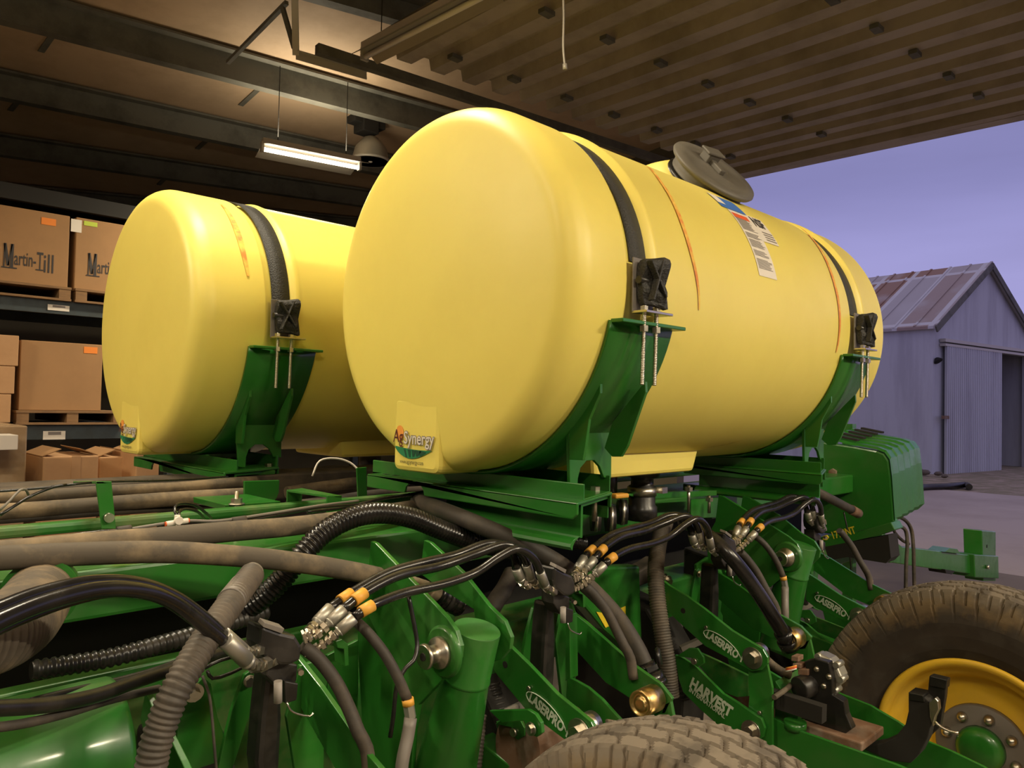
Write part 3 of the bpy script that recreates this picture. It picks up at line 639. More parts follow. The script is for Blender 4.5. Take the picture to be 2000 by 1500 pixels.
# ================================================================== SADDLES AND STRAPS
def saddle(label):
    Xc = 1.51; x0, x1, xb = 1.405, 1.603, 1.662
    t = thing('tank_saddle', label, 'tank saddle', (Xc, YM, ZM-.64), 'green saddles under the yellow tanks')
    mb = MB(); n = 48; vs = []
    for i in range(n+1):
        ph = -math.radians(12)-math.radians(156)*i/n
        for R in (.4825, .4925):
            for x in (x0, xb-.03*abs(math.sin(ph))): vs.append(cylpt(x, ph, YM, ZM, R))
    fs = []
    for i in range(n):
        a = 4*i; b = a+4; fs += [(a, a+1, b+1, b), (a+3, a+2, b+2, b+3), (a+2, a, b, b+2), (a+1, a+3, b+3, b+1)]
    fs += [(0, 2, 3, 1), (4*n, 4*n+1, 4*n+3, 4*n+2)]
    mb.add(vs, fs, True)
    obj('curved_band', mb, 'green', t)
    for s in (-1, 1):
        y = YM+s*.478; z = ZM-.102
        mb = MB(); mb.span((x0, y, z-.005), (xb+.004, y+s*.036, z+.004)); obj('top_flange', mb, 'green', t, .002)
    plate('gusset', [(1164, 740), (1172, 745), (1172, 768), (1150, 819), (1143, 871), (1138, 899), (1111, 898), (1111, 847), (1122, 810), (1146, 784)], 'green', t, .010, X=1.437)
    plate('gusset', [(1260, 745), (1261, 766), (1225, 871), (1213, 892), (1195, 892), (1180, 875), (1196, 824), (1215, 801), (1237, 773)], 'green', t, .010, X=1.575)
    # far side pair, same shape mirrored about the tank axis
    for X_, pp in ((1.437, [(1164, 740), (1172, 768), (1150, 819), (1143, 871), (1111, 898), (1111, 847), (1146, 784)]), (1.575, [(1260, 745), (1225, 871), (1195, 892), (1180, 875), (1215, 801)])):
        q = [Vector((v.x, 2*YM-v.y, v.z)) for v in poly(pp, X=X_)]; obj('gusset', MB().prism(q, (.01, 0, 0)), 'green', t, .0015)
    plate('arched_web', [(1111, 842), (1112, 900), (1114, 962), (1128, 964), (1129, 935), (1134, 914), (1146, 900), (1161, 899), (1172, 911), (1180, 933), (1194, 934), (1195, 842)], 'green', t, .010, Y=1.245)
    zt = ZR(-.185); zb = ZR(-.228)
    def mit(mb, xa, xb_, ya, yb, za, zb_):    # box whose near end is cut on the bias
        f = lambda x: ya+(x-x0)*.36
        return mb.prism([(xa, f(xa), za), (xb_, f(xb_), za), (xb_, yb, za), (xa, yb, za)], (0, 0, zb_-za))
    mb = MB(); mit(mb, x0+.005, x1, 1.165, 2.03, zb, zb+.008); mit(mb, x0+.005, x0+.013, 1.165, 2.03, zb, zt); mit(mb, x1-.008, x1, 1.165, 2.03, zb, zt+.006); obj('cross_channel', mb, 'green', t, .002)
    mb = MB(); mb.prism([(x0-.05, 1.14, ZR(-.222)), (x0-.05, 1.98, ZR(-.222)), (x0-.05, 1.98, ZR(-.262)), (x0-.05, 1.79, ZR(-.262))]+[(x0-.05, 1.745+.045*math.cos(a), ZR(-.262)+.036*math.sin(a)) for a in (0.5, 1.0, 1.57, 2.1, 2.64)]+[(x0-.05, 1.70, ZR(-.262)), (x0-.05, 1.155, ZR(-.262)), (x0-.05, 1.14, ZR(-.25))], (.008, 0, 0))
    mit(mb, x0-.05, x1, 1.158, 1.98, ZR(-.230), ZR(-.222)); mit(mb, x1-.008, x1, 1.16, 1.98, ZR(-.262), ZR(-.222)); obj('base_plate', mb, 'green', t, .003)
    for yy in (1.88, 1.93): obj('slot', MB().span((1.36+.03, yy, ZR(-.2225)), (1.36+.045, yy+.02, ZR(-.2215))), 'dark', t)
    mb = MB(); mb.span((x0, 1.17, ZR(-.235)), (x0+.008, 1.66, ZR(-.312)))
    mb.prism([(x0+.008-.036*math.sin(a), 1.17, ZR(-.312)+.004-.030*(1-math.cos(a))) for a in (0, .4, .8, 1.2, 1.57)]+[(x0-.036*math.sin(a), 1.17, ZR(-.312)+.004-.022*(1-math.cos(a))) for a in (1.57, 1.2, .8, .4, 0)], (0, .49, 0))
    mit(mb, x0, x1, 1.17, 1.66, ZR(-.240), ZR(-.232)); mit(mb, x1-.008, x1, 1.17, 1.66, ZR(-.29), ZR(-.235)); obj('lower_channel', mb, 'green', t, .003)
    for yy in (1.27, 1.6): obj('bolt', MB().cyl((x1-.022, yy, ZR(-.30)), (x1-.022, yy, ZR(-.215)), .008, seg=12).hexbolt((x1-.022, yy, ZR(-.222)), (0, 0, 1), .014, .012), 'zinc', t, label='zinc plated bolt')
    return t
s1 = saddle('green saddle under the near end of the big yellow tank')
s2 = dup(s1, (1.325, 0, 0), 'green saddle under the far end of the big yellow tank by the louvered cover')
s3 = dup(s1, (-.22, YL-YM, ZL-ZM), 'green saddle under the yellow tank at the left')
s4 = dup(s1, (1.09, YL-YM, ZL-ZM), 'green saddle hidden under the far end of the left tank')
def strap(label):
    t = thing('tie_down_strap', label, 'strap', (1.514, YM-.5, ZM), 'black straps over the yellow tanks')
    mb = MB(); n = 60; vs = []
    for i in range(n+1):
        ph = math.radians(6)+math.radians(168)*i/n
        for R in (.467, .4705):
            for x in (1.489, 1.556): vs.append(cylpt(x, ph, YM, ZM, R))
    fs = []
    for i in range(n):
        a = 4*i; b = a+4; fs += [(a, b, b+1, a+1), (a+3, b+3, b+2, a+2), (a+2, b+2, b, a), (a+1, b+1, b+3, a+3)]
    mb.add(vs, fs, True); obj('webbing', mb, 'strap', t)
    y = YM-.472; Z = lambda v: ZR(v)
    obj('backing_plate', MB().span((1.476, y-.016, Z(.225)), (1.562, y-.012, Z(.355))), 'grey', t, .001)
    # folded webbing bundle: a ribbon folded in waves
    prof = [(-.018, .352), (-.050, .362), (-.066, .345), (-.052, .318), (-.040, .300), (-.055, .285), (-.060, .265), (-.045, .248), (-.062, .236), (-.020, .232), (-.015, .29)]
    q = MB(); m = 8; cols = []
    def wz(z):
        T_ = [(.22, .092), (.236, .086), (.248, .068), (.27, .064), (.30, .066), (.325, .074), (.345, .080), (.37, .076)]
        for (a_, wa), (b_, wb) in zip(T_, T_[1:]):
            if a_ <= z <= b_: return wa+(wb-wa)*(z-a_)/(b_-a_)
        return .08
    for j in range(m+1):
        u = j/m
        cols.append([Vector((1.486+wz(zz)*u, y+yy*(.70+.45*u)-.004*math.sin(j*2.1+zz*60), Z(zz)+.006*math.sin(u*3+zz*30))) for yy, zz in prof])
    k = len(prof); q.add([v for c in cols for v in c], [(j*k+i, j*k+(i+1) % k, (j+1)*k+(i+1) % k, (j+1)*k+i) for j in range(m) for i in range(k)]+[tuple(range(k))[::-1], tuple(m*k+i for i in range(k))], False)
    b = obj('folded_webbing', q, 'strap', t); sd = b.modifiers.new('smooth', 'SUBSURF'); sd.levels = 1; sd.render_levels = 1
    for p_, q_ in (((1.490, .345), (1.545, .262)), ((1.540, .352), (1.492, .250))): obj('crossed_webbing', MB().beam((p_[0], y-.052, Z(p_[1])), (q_[0], y-.058, Z(q_[1])), .006, .018, up=(0, 1, 0)), 'strap', b, .002)
    obj('ratchet_bar', MB().cyl((1.478, y-.03, Z(.300)), (1.566, y-.03, Z(.300)), .009, seg=12), 'plastic', t)
    obj('clamp_angle', MB().span((1.478, y-.055, Z(.222)), (1.588, y-.012, Z(.228))), 'zinc', t, .001)
    for x in (1.492, 1.542):
        r = obj('threaded_rod', MB().tube([(x, y-.038, Z(.24)), (x-.002, y-.036, Z(.052))], .0052, 10, rib=.10, pitch=.004, spline=False), 'zinc', t)
        obj('nut', MB().hexbolt((x, y-.037, Z(.178)), (0, 0, 1), .011, .014), 'zinc', r)
        obj('nut', MB().hexbolt((x, y-.037, Z(.228)), (0, 0, 1), .010, .010), 'zinc', r)
    return t
k1 = strap('black ratchet strap around the near end of the big yellow tank')
k2 = dup(k1, (1.333, 0, 0), 'black ratchet strap around the far end of the big yellow tank')
k3 = dup(k1, (-.22, YL-YM, ZL-ZM+.01), 'black ratchet strap around the left yellow tank')

# ================================================================== TOOLBAR FRAME
def xbeam(px0, pyt, pyb, Y, X0, X1, depth, m, label, name='frame_beam', bev=.008, cat='frame beam'):
    a = U(px0, pyt, Y=Y); b = U(px0, pyb, Y=Y)
    return one(name, MB().span((X0, Y, b.z), (X1, Y+depth, a.z)), m, label, cat, bevel=bev)
xbeam(316, 1097, 1188, 1.62, -.6, 5.2, .18, 'green', 'main green toolbar tube running under the hoses below both tanks', 'toolbar')
xbeam(200, 1015, 1036, 2.0, -.5, 4.6, .045, 'greendust', 'upper rear green frame tube behind the hose bundle at the left')
xbeam(60, 1100, 1112, 1.78, -.5, 4.4, .16, 'greendust', 'dusty green frame plate between the toolbar and the rear hoses')
one('frame_beam', MB().span((-.5, 2.55, ZR(-.36)), (4.6, 2.75, ZR(-.27))), 'dustyd', 'far dusty dark frame tube below the left tank', 'frame beam', bevel=.006)
# near lower-left beam, rounded
A0 = U(0, 1457, Y=1.22)
rr_ = .11; arc = [(1.22+rr_*(1-math.sin(math.pi*.5*i/28)), A0.z+.02-rr_+rr_*math.cos(math.pi*.5*i/28)) for i in range(29)]
pts = [(1.36, A0.z-.50), (1.36, A0.z+.02)]+arc+[(1.22, A0.z-.50)]
vs = [Vector((x, y, z)) for x in (-.3, .44) for y, z in pts]; n_ = len(pts)
mb = MB(); mb.add(vs, [(i, (i+1) % n_, (i+1) % n_+n_, i+n_) for i in range(n_)], True); mb.f += [tuple(range(n_))[::-1], tuple(range(n_, 2*n_))]; mb.sm += [False, False]
o = one('seed_hopper_panel', mb, 'green', 'large glossy green rounded panel in the bottom left corner', 'panel', bevel=.012)
# underside darkness: lower members and a dark plate added as fill
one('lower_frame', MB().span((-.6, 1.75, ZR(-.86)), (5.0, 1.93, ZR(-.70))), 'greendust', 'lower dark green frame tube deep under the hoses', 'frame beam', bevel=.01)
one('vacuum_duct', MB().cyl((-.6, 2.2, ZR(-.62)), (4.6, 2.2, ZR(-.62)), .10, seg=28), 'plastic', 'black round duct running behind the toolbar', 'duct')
one('dark_fill_plate', MB().span((-.6, 2.08, ZR(-.95)), (4.6, 2.11, ZR(-.50))), 'dark', 'dark fill plate added behind the lower hoses, standing for shade', 'plate')  # near-black plate put in for the shade under the machine
# cross members reaching forward under the tanks
for x, l in ((1.47, 'green frame leg under the near saddle of the big tank'), (2.80, 'green frame leg under the far saddle of the big tank')):
    one('saddle_riser', MB().span((x, 1.64, ZR(-.45)), (x+.11, 1.78, ZR(-.318))), 'green', l, 'frame leg', bevel=.004)
one('saddle_riser', MB().span((1.24, 2.56, ZR(-.27)), (1.36, 2.72, ZR(-.255))), 'green', 'green mounting pad under the left tank saddle', 'frame leg', bevel=.003)
# deck bracket below left saddle
t = thing('curved_bracket', 'curved green foot bracket below the left tank saddle', 'bracket', U(530, 970, Y=2.35))
plate('foot_web', [(478, 940), (546, 938), (545, 962), (540, 974), (530, 983), (518, 988), (478, 990)], 'green', t, .012, Y=2.34)
plate('foot_plate', [(440, 986), (548, 979), (549, 991), (441, 998)], 'green', t, .22, Y=2.10)
bp = U(462, 983, Y=2.10); mb = MB().cyl(bp-Vector((0, 0, .09)), bp+Vector((0, 0, .035)), .006, seg=10); mb.hexbolt(bp, (0, 0, 1), .016, .014); mb.cyl(bp-Vector((0, 0, .004)), bp, .022); obj('bolt', mb, 'zinc', t)
# hose brackets (inverted straps over the hoses)
t = thing('hose_bracket', 'green inverted bracket holding the dusty hoses at the left, with one bolt', 'bracket', U(205, 1030, Y=1.96), 'green hose brackets')
plate('upright', [(187, 940), (218, 940), (227, 1033), (199, 1033)], 'green', t, .006, Y=1.94)
a = U(143, 941, Y=2.22); b = U(218, 940, Y=1.94); mb = MB(); mb.prism([U(143, 940, Y=2.26), U(187, 940, Y=1.94), U(218, 940, Y=1.94), U(172, 939, Y=2.26)], (0, 0, -.006)); obj('top_strap', mb, 'greendust', t, .001)
c = U(212, 1011, Y=1.935); mb = MB(); mb.cyl(c+Vector((0, .004, 0)), c-Vector((0, .008, 0)), .011, seg=20); obj('bolt', mb, 'zinc', t)
t = thing('hose_bracket', 'green inverted U bracket straddling the hoses between the two tanks', 'bracket', U(640, 1010, Y=1.80), 'green hose brackets')
mb = MB(); mb.prism([U(562, 957, Y=2.05), U(640, 968, Y=1.80), U(668, 968, Y=1.80), U(590, 953, Y=2.05)], (0, 0, -.006)); obj('top_strap', mb, 'green', t, .001)
plate('upright', [(639, 968), (668, 968), (668, 1012), (639, 1012)], 'green', t, .006, Y=1.80)
plate('upright', [(561, 957), (590, 955), (590, 992), (561, 990)], 'green', t, .006, Y=2.05)
t = thing('hose_bracket', 'small green upright bracket just left of the big tank saddle', 'bracket', U(708, 940, Y=2.1), 'green hose brackets')
plate('upright', [(697, 914), (716, 912), (719, 1030), (702, 1032)], 'green', t, .006, Y=2.1)

# ================================================================== HOSES
# rear dusty bundle
hose1('upper dusty tan hose running behind the left bracket to the left saddle', [(-60, 975, 2.46), (0, 972, 2.46), (100, 967, 2.46), (200, 960, 2.46), (350, 952, 2.46), (450, 943, 2.46), (500, 940, 2.5)], 24, 'dusty', group='dusty rear hoses')
hose1('lower dusty tan hose running behind the left bracket under the left saddle', [(-60, 1003, 2.40), (0, 1000, 2.40), (100, 993, 2.40), (250, 981, 2.40), (375, 972, 2.40), (475, 966, 2.42), (520, 964, 2.45)], 30, 'dusty', group='dusty rear hoses')
hose1('third dusty hose lying low behind the left bracket', [(-60, 1020, 2.4), (60, 1012, 2.4), (190, 1002, 2.4), (330, 993, 2.42), (450, 985, 2.45)], 14, 'dustyd', group='dusty rear hoses')
hose1('dusty hose running far behind between the tanks', [(560, 962, 2.5), (640, 950, 2.5), (720, 940, 2.5), (800, 935, 2.55), (900, 930, 2.6)], 22, 'dusty', group='far hoses between the tanks')
hose1('dusty hose curving far behind under the left tank', [(580, 930, 2.7), (650, 918, 2.7), (720, 925, 2.7), (800, 918, 2.7)], 18, 'dustyd', group='far hoses between the tanks')
hose1('dark hose low behind between the tanks', [(560, 990, 2.3), (650, 978, 2.3), (740, 965, 2.3), (830, 958, 2.3), (900, 955, 2.35)], 20, 'dustyd', group='far hoses between the tanks')
for i, (pp, wd, l) in enumerate([([(-40, 962, 2.0), (60, 955, 2.0), (110, 950, 2.0), (135, 947, 1.98), (200, 941, 2.0), (330, 938, 2.05), (445, 931, 2.1)], 5, 'thin black cable lying on top of the dusty hoses'),
      ([(0, 1006, 1.95), (30, 987, 1.96), (62, 968, 1.98), (105, 951, 1.98), (130, 947, 1.98)], 6, 'short black cable curving up onto the dusty hoses at the left edge'),
      ([(0, 996, 1.94), (20, 977, 1.95), (38, 958, 1.97), (50, 956, 1.98), (55, 966, 2.0)], 5, 'clear tube looping at the left edge above the dusty hoses'),
      ([(600, 1000, 1.75), (680, 990, 1.75), (742, 975, 1.75), (800, 966, 1.8), (845, 957, 1.85)], 7, 'thin black line running up to the notch in the big tank saddle'),
      ([(345, 1008, 1.66), (341, 992, 1.68), (352, 983, 1.7), (380, 986, 1.72), (402, 1002, 1.75), (412, 1012, 1.78)], 6, 'black tube looping up from the white tee fitting'),
      ([(350, 1009, 1.66), (350, 1000, 1.68), (362, 994, 1.7), (385, 999, 1.72), (398, 1012, 1.76)], 6, 'second black tube looping behind the white tee fitting'),
      ([(610, 930, 2.3), (625, 900, 2.3), (660, 896, 2.3), (690, 908, 2.28), (708, 935, 2.25), (712, 970, 2.25)], 4, 'pale tube arching behind the hoses between the two tanks')]):
    hose1(l, pp, wd, 'white' if i == 6 else ('grey' if i == 2 else 'shiny'), name='tube' if i > 1 else 'cable', cat='tube' if i > 1 else 'cable', seg=8)
# twin control lines and the tee fittings
LA = [(-30, 1066, 1.64), (60, 1055, 1.64), (150, 1044, 1.64), (215, 1037, 1.64), (325, 1036, 1.64), (430, 1027, 1.64), (520, 1010, 1.66), (620, 992, 1.7), (700, 985, 1.72)]
hose1('thin black control line passing through the black tee fitting', LA, 6, 'shiny', name='tube', cat='tube', seg=10)
LB = [(-30, 1073, 1.65), (60, 1061, 1.65), (150, 1050, 1.65), (225, 1038, 1.65), (280, 1029, 1.64), (325, 1022, 1.64), (345, 1021, 1.64), (372, 1017, 1.64), (430, 1017, 1.64), (520, 1004, 1.66), (620, 988, 1.7), (700, 978, 1.74)]
hose1('thin grey line passing through the white tee fitting', LB, 6, 'grey', name='tube', cat='tube', seg=10)
def tee(label, px, py, Y, m, ringm, wdt, up):
    c = U(px, py, Y=Y); dx = (U(px+10, py-1.6, Y=Y)-c).normalized(); s = px2m(1, c)
    t = thing('tee_fitting', label, 'fitting', c)
    mb = MB(); mb.cyl(c-dx*wdt*s, c+dx*wdt*s, 5.2*s, seg=20); mb.cyl(c-dx*4*s, c+dx*4*s, 6.5*s, seg=20)
    if up: mb.cyl(c, c+Vector((0, 0, 14*s)), 5.5*s, seg=18); mb.cyl(c+Vector((0, -.002, 4*s)), c+Vector((0, -.007-4*s, 4*s)), 8*s, seg=20); mb.box(c-Vector((0, 6*s, 6*s)), (8*s, 3*s, 12*s))
    obj('fitting_body', mb, m, t, .0008)
    for q in (-1, 1): obj('collet_ring', MB().cyl(c+dx*q*(wdt-1)*s, c+dx*q*(wdt+2)*s, 4.6*s, seg=18), ringm, t)
tee('white push-in tee fitting with red rings on the thin lines', 346, 1020, 1.635, 'white', 'red', 21, True)
tee('black push-in tee fitting just below the white one', 345, 1036, 1.638, 'plastic', 'grey', 18, False)
for (x, y, l) in ((228, 1037, 'black tape wrap on the thin lines left of the white tee'), (452, 1018, 'black tape wrap on the thin lines right of the white tee')):
    P = U(x, y, Y=1.645); Q = U(x+28, y-4, Y=1.645); one('tape_wrap', MB().tube([P, (P+Q)/2, Q], .0085, 10), 'dustyd', l, 'tape')

# big hoses
hose1('long dusty grey hose sweeping across the front under both tanks', [(-60, 1094, 1.50), (0, 1090, 1.50), (130, 1083, 1.50), (303, 1078, 1.48), (433, 1084, 1.46), (560, 1096, 1.44), (700, 1118, 1.42), (800, 1142, 1.42), (868, 1165, 1.42)], 42, 'dusty')
hc = thing('hose_coupling', 'black rubber coupling on the end of the long dusty hose by the lift plate', 'coupling', U(880, 1172, Y=1.42))
mb = MB().tube([U(852, 1160, Y=1.42), U(896, 1182, Y=1.42)], .026, 24, rib=.04, pitch=.02, spline=False); obj('coupling_body', mb, 'shiny', hc)
obj('clamp', MB().cyl(U(868, 1167, Y=1.42), U(876, 1171, Y=1.42), .030), 'plastic', hc)
hose1('dusty tan hose lying behind the long front hose', [(-60, 1086, 1.60), (60, 1074, 1.60), (200, 1060, 1.60), (320, 1050, 1.60), (450, 1038, 1.60), (560, 1029, 1.62), (660, 1016, 1.66), (760, 1000, 1.72), (850, 984, 1.86), (920, 972, 1.95)], 38, 'dusty')
t, P, r = hose('large dusty brown hose curving down from the big tank saddle to the brass knob', [(815, 978, 1.80), (868, 998, 1.58), (935, 1025, 1.44), (1018, 1062, 1.36), (1090, 1100, 1.31), (1150, 1147, 1.27), (1205, 1205, 1.22), (1242, 1262, 1.18), (1262, 1305, 1.15)], 34, 'dustyd', group='large drop hoses')
mb = MB(); a = P[-1]; b = U(1276, 1340, Y=1.13); mb.cyl(a-(b-a)*.3, a+(b-a)*.45, r*1.18); mb.cyl(a+(b-a)*.3, b, r*1.6); mb.cyl(a+(b-a)*.75, b+(b-a)*.05, r*1.75); mb.hexbolt(a-(b-a)*.05, b-a, r*1.5, .012); obj('coupling', mb, 'shiny', t)
mb = MB().lathe([(r*.9, -.006), (r*1.1, 0), (r*.9, .006)], a+Vector((.055, 0, .018)), (.5, -.8, .2), 24); obj('lock_ring', mb, 'plastic', t)
t, P, r = hose('glossy black hose dropping beside the second wheel lift to a brass knob', [(1335, 1018, 1.36), (1375, 1040, 1.24), (1415, 1075, 1.16), (1450, 1115, 1.12), (1485, 1165, 1.09), (1512, 1208, 1.07), (1532, 1240, 1.06)], 29, 'shiny', group='large drop hoses')
a = P[-1]; b = U(1545, 1262, Y=1.05); mb = MB(); mb.cyl(a-(b-a)*.3, a+(b-a)*.6, r*1.25); mb.cyl(a+(b-a)*.4, b, r*1.5); obj('coupling', mb, 'shiny', t)
hose1('black corrugated hose arching below the near saddle of the big tank', [(430, 1215, 1.62), (480, 1190, 1.58), (540, 1142, 1.53), (588, 1085, 1.50), (635, 1038, 1.50), (690, 1010, 1.50), (745, 1002, 1.50), (805, 1012, 1.50), (865, 1036, 1.50), (925, 1058, 1.50), (985, 1072, 1.50), (1060, 1082, 1.52)], 38, 'shiny', name='corrugated_hose', rib=.10, pitch=.0102, seg=24)
hose1('black corrugated hose fading into the dark behind the grey ribbed hose', [(520, 1195, 1.58), (440, 1220, 1.56), (360, 1245, 1.52), (280, 1268, 1.50), (200, 1288, 1.5), (60, 1310, 1.5)], 34, 'plastic', name='corrugated_hose', rib=.09, pitch=.013, seg=20)
hose1('black corrugated hose end showing right of the near saddle', [(1030, 1046, 1.6), (1080, 1052, 1.6), (1140, 1060, 1.6)], 26, 'shiny', name='corrugated_hose', rib=.10, pitch=.010, seg=20)
t, P, r = hose('grey ribbed vacuum hose hanging down at the lower left', [(492, 1122, 1.30), (455, 1172, 1.22), (418, 1225, 1.17), (382, 1280, 1.14), (345, 1345, 1.12), (318, 1410, 1.12), (300, 1470, 1.12), (290, 1540, 1.12)], 58, 'ribgrey', 'vacuum_hose', 'hose', rib=.055, pitch=.0088)
mb = MB().tube([U(498, 1112, Y=1.31), U(484, 1132, Y=1.29), U(450, 1176, Y=1.215)], r*1.06, 24, rf=lambda u: .72+.3*min(1, u*2)); obj('smooth_cuff', mb, 'grey', t)
hose1('dark ribbed hose hanging straight down between the two wheel lifts', [(1300, 1020, 1.45), (1288, 1055, 1.40), (1281, 1110, 1.36), (1284, 1170, 1.33), (1294, 1240, 1.30), (1304, 1300, 1.28), (1310, 1360, 1.27)], 32, 'ribgrey', name='vacuum_hose', rib=.05, pitch=.0078)
hose1('ribbed hose bottom end showing beside the first wheel lift leg', [(940, 1395, 1.28), (936, 1440, 1.27), (930, 1500, 1.26), (926, 1560, 1.26)], 22, 'ribgrey', name='vacuum_hose', rib=.05, pitch=.0078)
# big tan ribbed duct with green collar at the left edge
c = U(60, 1178, Y=1.40); t = thing('air_duct_hose', 'fat dusty ribbed duct hose with green collar at the left edge', 'hose', c)
pp = [U(78, 1160, Y=1.50), U(62, 1185, Y=1.40), U(35, 1215, Y=1.30), U(-15, 1240, Y=1.22), U(-90, 1255, Y=1.18)]
obj('hose_body', MB().tube(pp, .051, 32, rib=.03, pitch=.0105), 'dusty', t)
ax = (pp[0]-pp[1]).normalized(); obj('collar', MB().cyl(pp[0]-ax*.008, pp[0]+ax*.03, .060, seg=36), 'green', t)
# hydraulic hoses at the left
def ferr(t, a, b, r, m='ferrule'):
    d = (b-a).normalized(); L = (b-a).length; mb = MB(); mb.lathe([(r*1.0, 0), (r*1.22, .001), (r*1.24, L*.76), (r*1.05, L*.78), (r*1.05, L*.80), (r*1.2, L*.82), (r*1.2, L*.86), (r*.75, L*.90), (r*.75, L)], a, d, 24); return obj('ferrule', mb, m, t)
def fit(t, a, b, r):
    d = (b-a).normalized(); L = (b-a).length; mb = MB(); mb.cyl(a, b, r*.62, seg=14); mb.hexbolt(a+d*L*.05, d, r*1.12, L*.30); mb.hexbolt(a+d*L*.55, d, r*1.05, L*.28); return obj('fitting', mb, 'zinc', t)
def hyd(label, pts, wpx, fpts, label_band=None, group=None, e2=None, m='shiny'):
    t, P, r = hose(label, pts, wpx, m, 'hydraulic_hose', 'hydraulic hose', group=group, seg=14)
    if fpts:
        Q = [U(*q[:2], Y=q[2]) for q in fpts]; ferr(t, Q[0], Q[1], r)
        for i in range(1, len(Q)-1): fit(t, Q[i], Q[i+1], min(r, .0115))
    if e2:
        Q = [U(*q[:2], Y=q[2]) for q in e2]; ferr(t, Q[0], Q[1], r)
        for i in range(1, len(Q)-1): fit(t, Q[i], Q[i+1], min(r, .0115))
    if label_band:
        Q = [U(*q[:2], Y=q[2]) for q in label_band]; obj('band', MB().cyl(Q[0], Q[1], r*1.22, seg=20), 'band', t, label='yellow marker band')
    return t
hyd('glossy black hydraulic hose arching in front at the left, upper of the pair', [(-60, 1215, 1.0), (0, 1188, 1.02), (80, 1158, 1.05), (180, 1137, 1.08), (270, 1140, 1.10), (340, 1165, 1.12), (400, 1208, 1.14), (435, 1240, 1.15)], 27, [(436, 1238, 1.15), (482, 1278, 1.17), (497, 1272, 1.18), (527, 1266, 1.20)])
hyd('glossy black hydraulic hose arching in front at the left, lower of the pair', [(-60, 1245, .98), (0, 1212, 1.0), (90, 1176, 1.03), (190, 1152, 1.06), (270, 1153, 1.08), (330, 1172, 1.10), (390, 1215, 1.13), (448, 1262, 1.15)], 31, [(440, 1250, 1.14), (492, 1300, 1.16), (510, 1300, 1.17), (542, 1286, 1.20)])
hyd('thin dusty hydraulic hose with steel end below the arching pair', [(-60, 1262, 1.06), (40, 1215, 1.08), (140, 1178, 1.10), (230, 1160, 1.12), (310, 1170, 1.13), (370, 1205, 1.14), (415, 1235, 1.15)], 12, [(412, 1232, 1.15), (470, 1280, 1.17), (486, 1284, 1.18)], m='rubber')
hose1('dark hydraulic hose running low across the left under the arching pair', [(-60, 1384, 1.10), (0, 1383, 1.12), (100, 1376, 1.16), (190, 1358, 1.20), (270, 1330, 1.25), (360, 1300, 1.30), (450, 1270, 1.36), (540, 1245, 1.42)], 26, 'rubber')
hose1('dusty flat hose below the dark one at the left edge', [(-60, 1425, 1.12), (30, 1416, 1.14), (120, 1396, 1.18), (220, 1366, 1.24), (310, 1345, 1.3)], 18, 'dustyd')
hose1('thin black hose with pale print above the dark low hose', [(60, 1370, 1.30), (140, 1350, 1.32), (220, 1332, 1.34), (300, 1310, 1.36), (380, 1280, 1.4)], 14, 'rubber')
for i, (pp, l) in enumerate([([(400, 1305, 1.3), (430, 1290, 1.3), (480, 1280, 1.3), (520, 1290, 1.3)], 'looped thin dark cable left of the manifold'), ([(405, 1310, 1.28), (415, 1325, 1.28), (450, 1315, 1.28), (500, 1290, 1.3)], 'lower strand of the looped thin cable')]):
    hose1(l, pp, 7, 'rubber', name='cable', cat='cable', seg=8)

# ================================================================== ROW MODULE (repeats every 0.762 m)
SP = .762
def bolt_part(parent, c, ax, r, m='zinc', washer=1.6, L=.012):
    ax = Vector(ax).normalized(); mb = MB(); mb.cyl(c, c+ax*.004, r*washer, seg=28); mb.hexbolt(c+ax*.004, ax, r, L); return obj('bolt', mb, m, parent)
MODS = []
YV = 1.20
def manifold():
    c = U(548, 1256, Y=YV); t = thing('valve_manifold', 'black valve block with hex cap and steel fittings, nearest at lower left', 'valve', c, 'black valve blocks above the row units')
    s = px2m(1, c); mb = MB()
    mb.prism([U(x, y, Y=YV-.02) for x, y in [(512, 1222), (548, 1235), (578, 1242), (590, 1262), (588, 1290), (566, 1300), (548, 1300), (514, 1282), (508, 1260)]], (0, .055, 0)); obj('cap', mb, 'plastic', t, .006)
    obj('label_plate', MB().prism([U(x, y, Y=YV-.0215) for x, y in [(518, 1216), (556, 1228), (551, 1238), (514, 1225)]], (0, .02, .004)), 'grey', t, .001)
    obj('lower_block', MB().prism([U(x, y, Y=YV) for x, y in [(520, 1285), (582, 1298), (580, 1330), (562, 1350), (545, 1345), (520, 1320)]], (0, .04, 0)), 'plastic', t, .003)
    obj('solenoid', MB().cyl(U(543, 1330, Y=YV-.02), U(543, 1372, Y=YV-.02), 8*s, seg=20), 'solenoid', t, label='pale cylindrical solenoid')
    obj('connector', MB().prism([U(x, y, Y=YV-.02) for x, y in [(556, 1330), (583, 1335), (580, 1368), (558, 1375)]], (0, .02, 0)), 'plastic', t, .002)
    obj('wire_loop', MB().tube([U(x, y, Y=YV-.02) for x, y in [(560, 1372), (567, 1386), (580, 1394), (605, 1399), (612, 1392)]], .0018, 6), 'zinc', t)
    obj('bolt', MB().hexbolt(U(586, 1310, Y=YV-.01), (-.3, -.8, 0), 6*s, .012), 'zinc', t)
    for (a, b) in [((590, 1242), (606, 1234)), ((592, 1250), (610, 1244)), ((592, 1275), (612, 1270))]: fit(t, U(*a, Y=YV), U(*b, Y=YV-.005), .0085)
    return t
MODS.append((manifold(), ['black valve block with hex cap behind the big dusty hose', 'black valve block left of the second wheel lift', 'black valve block farthest right, beside the louvered cover']))
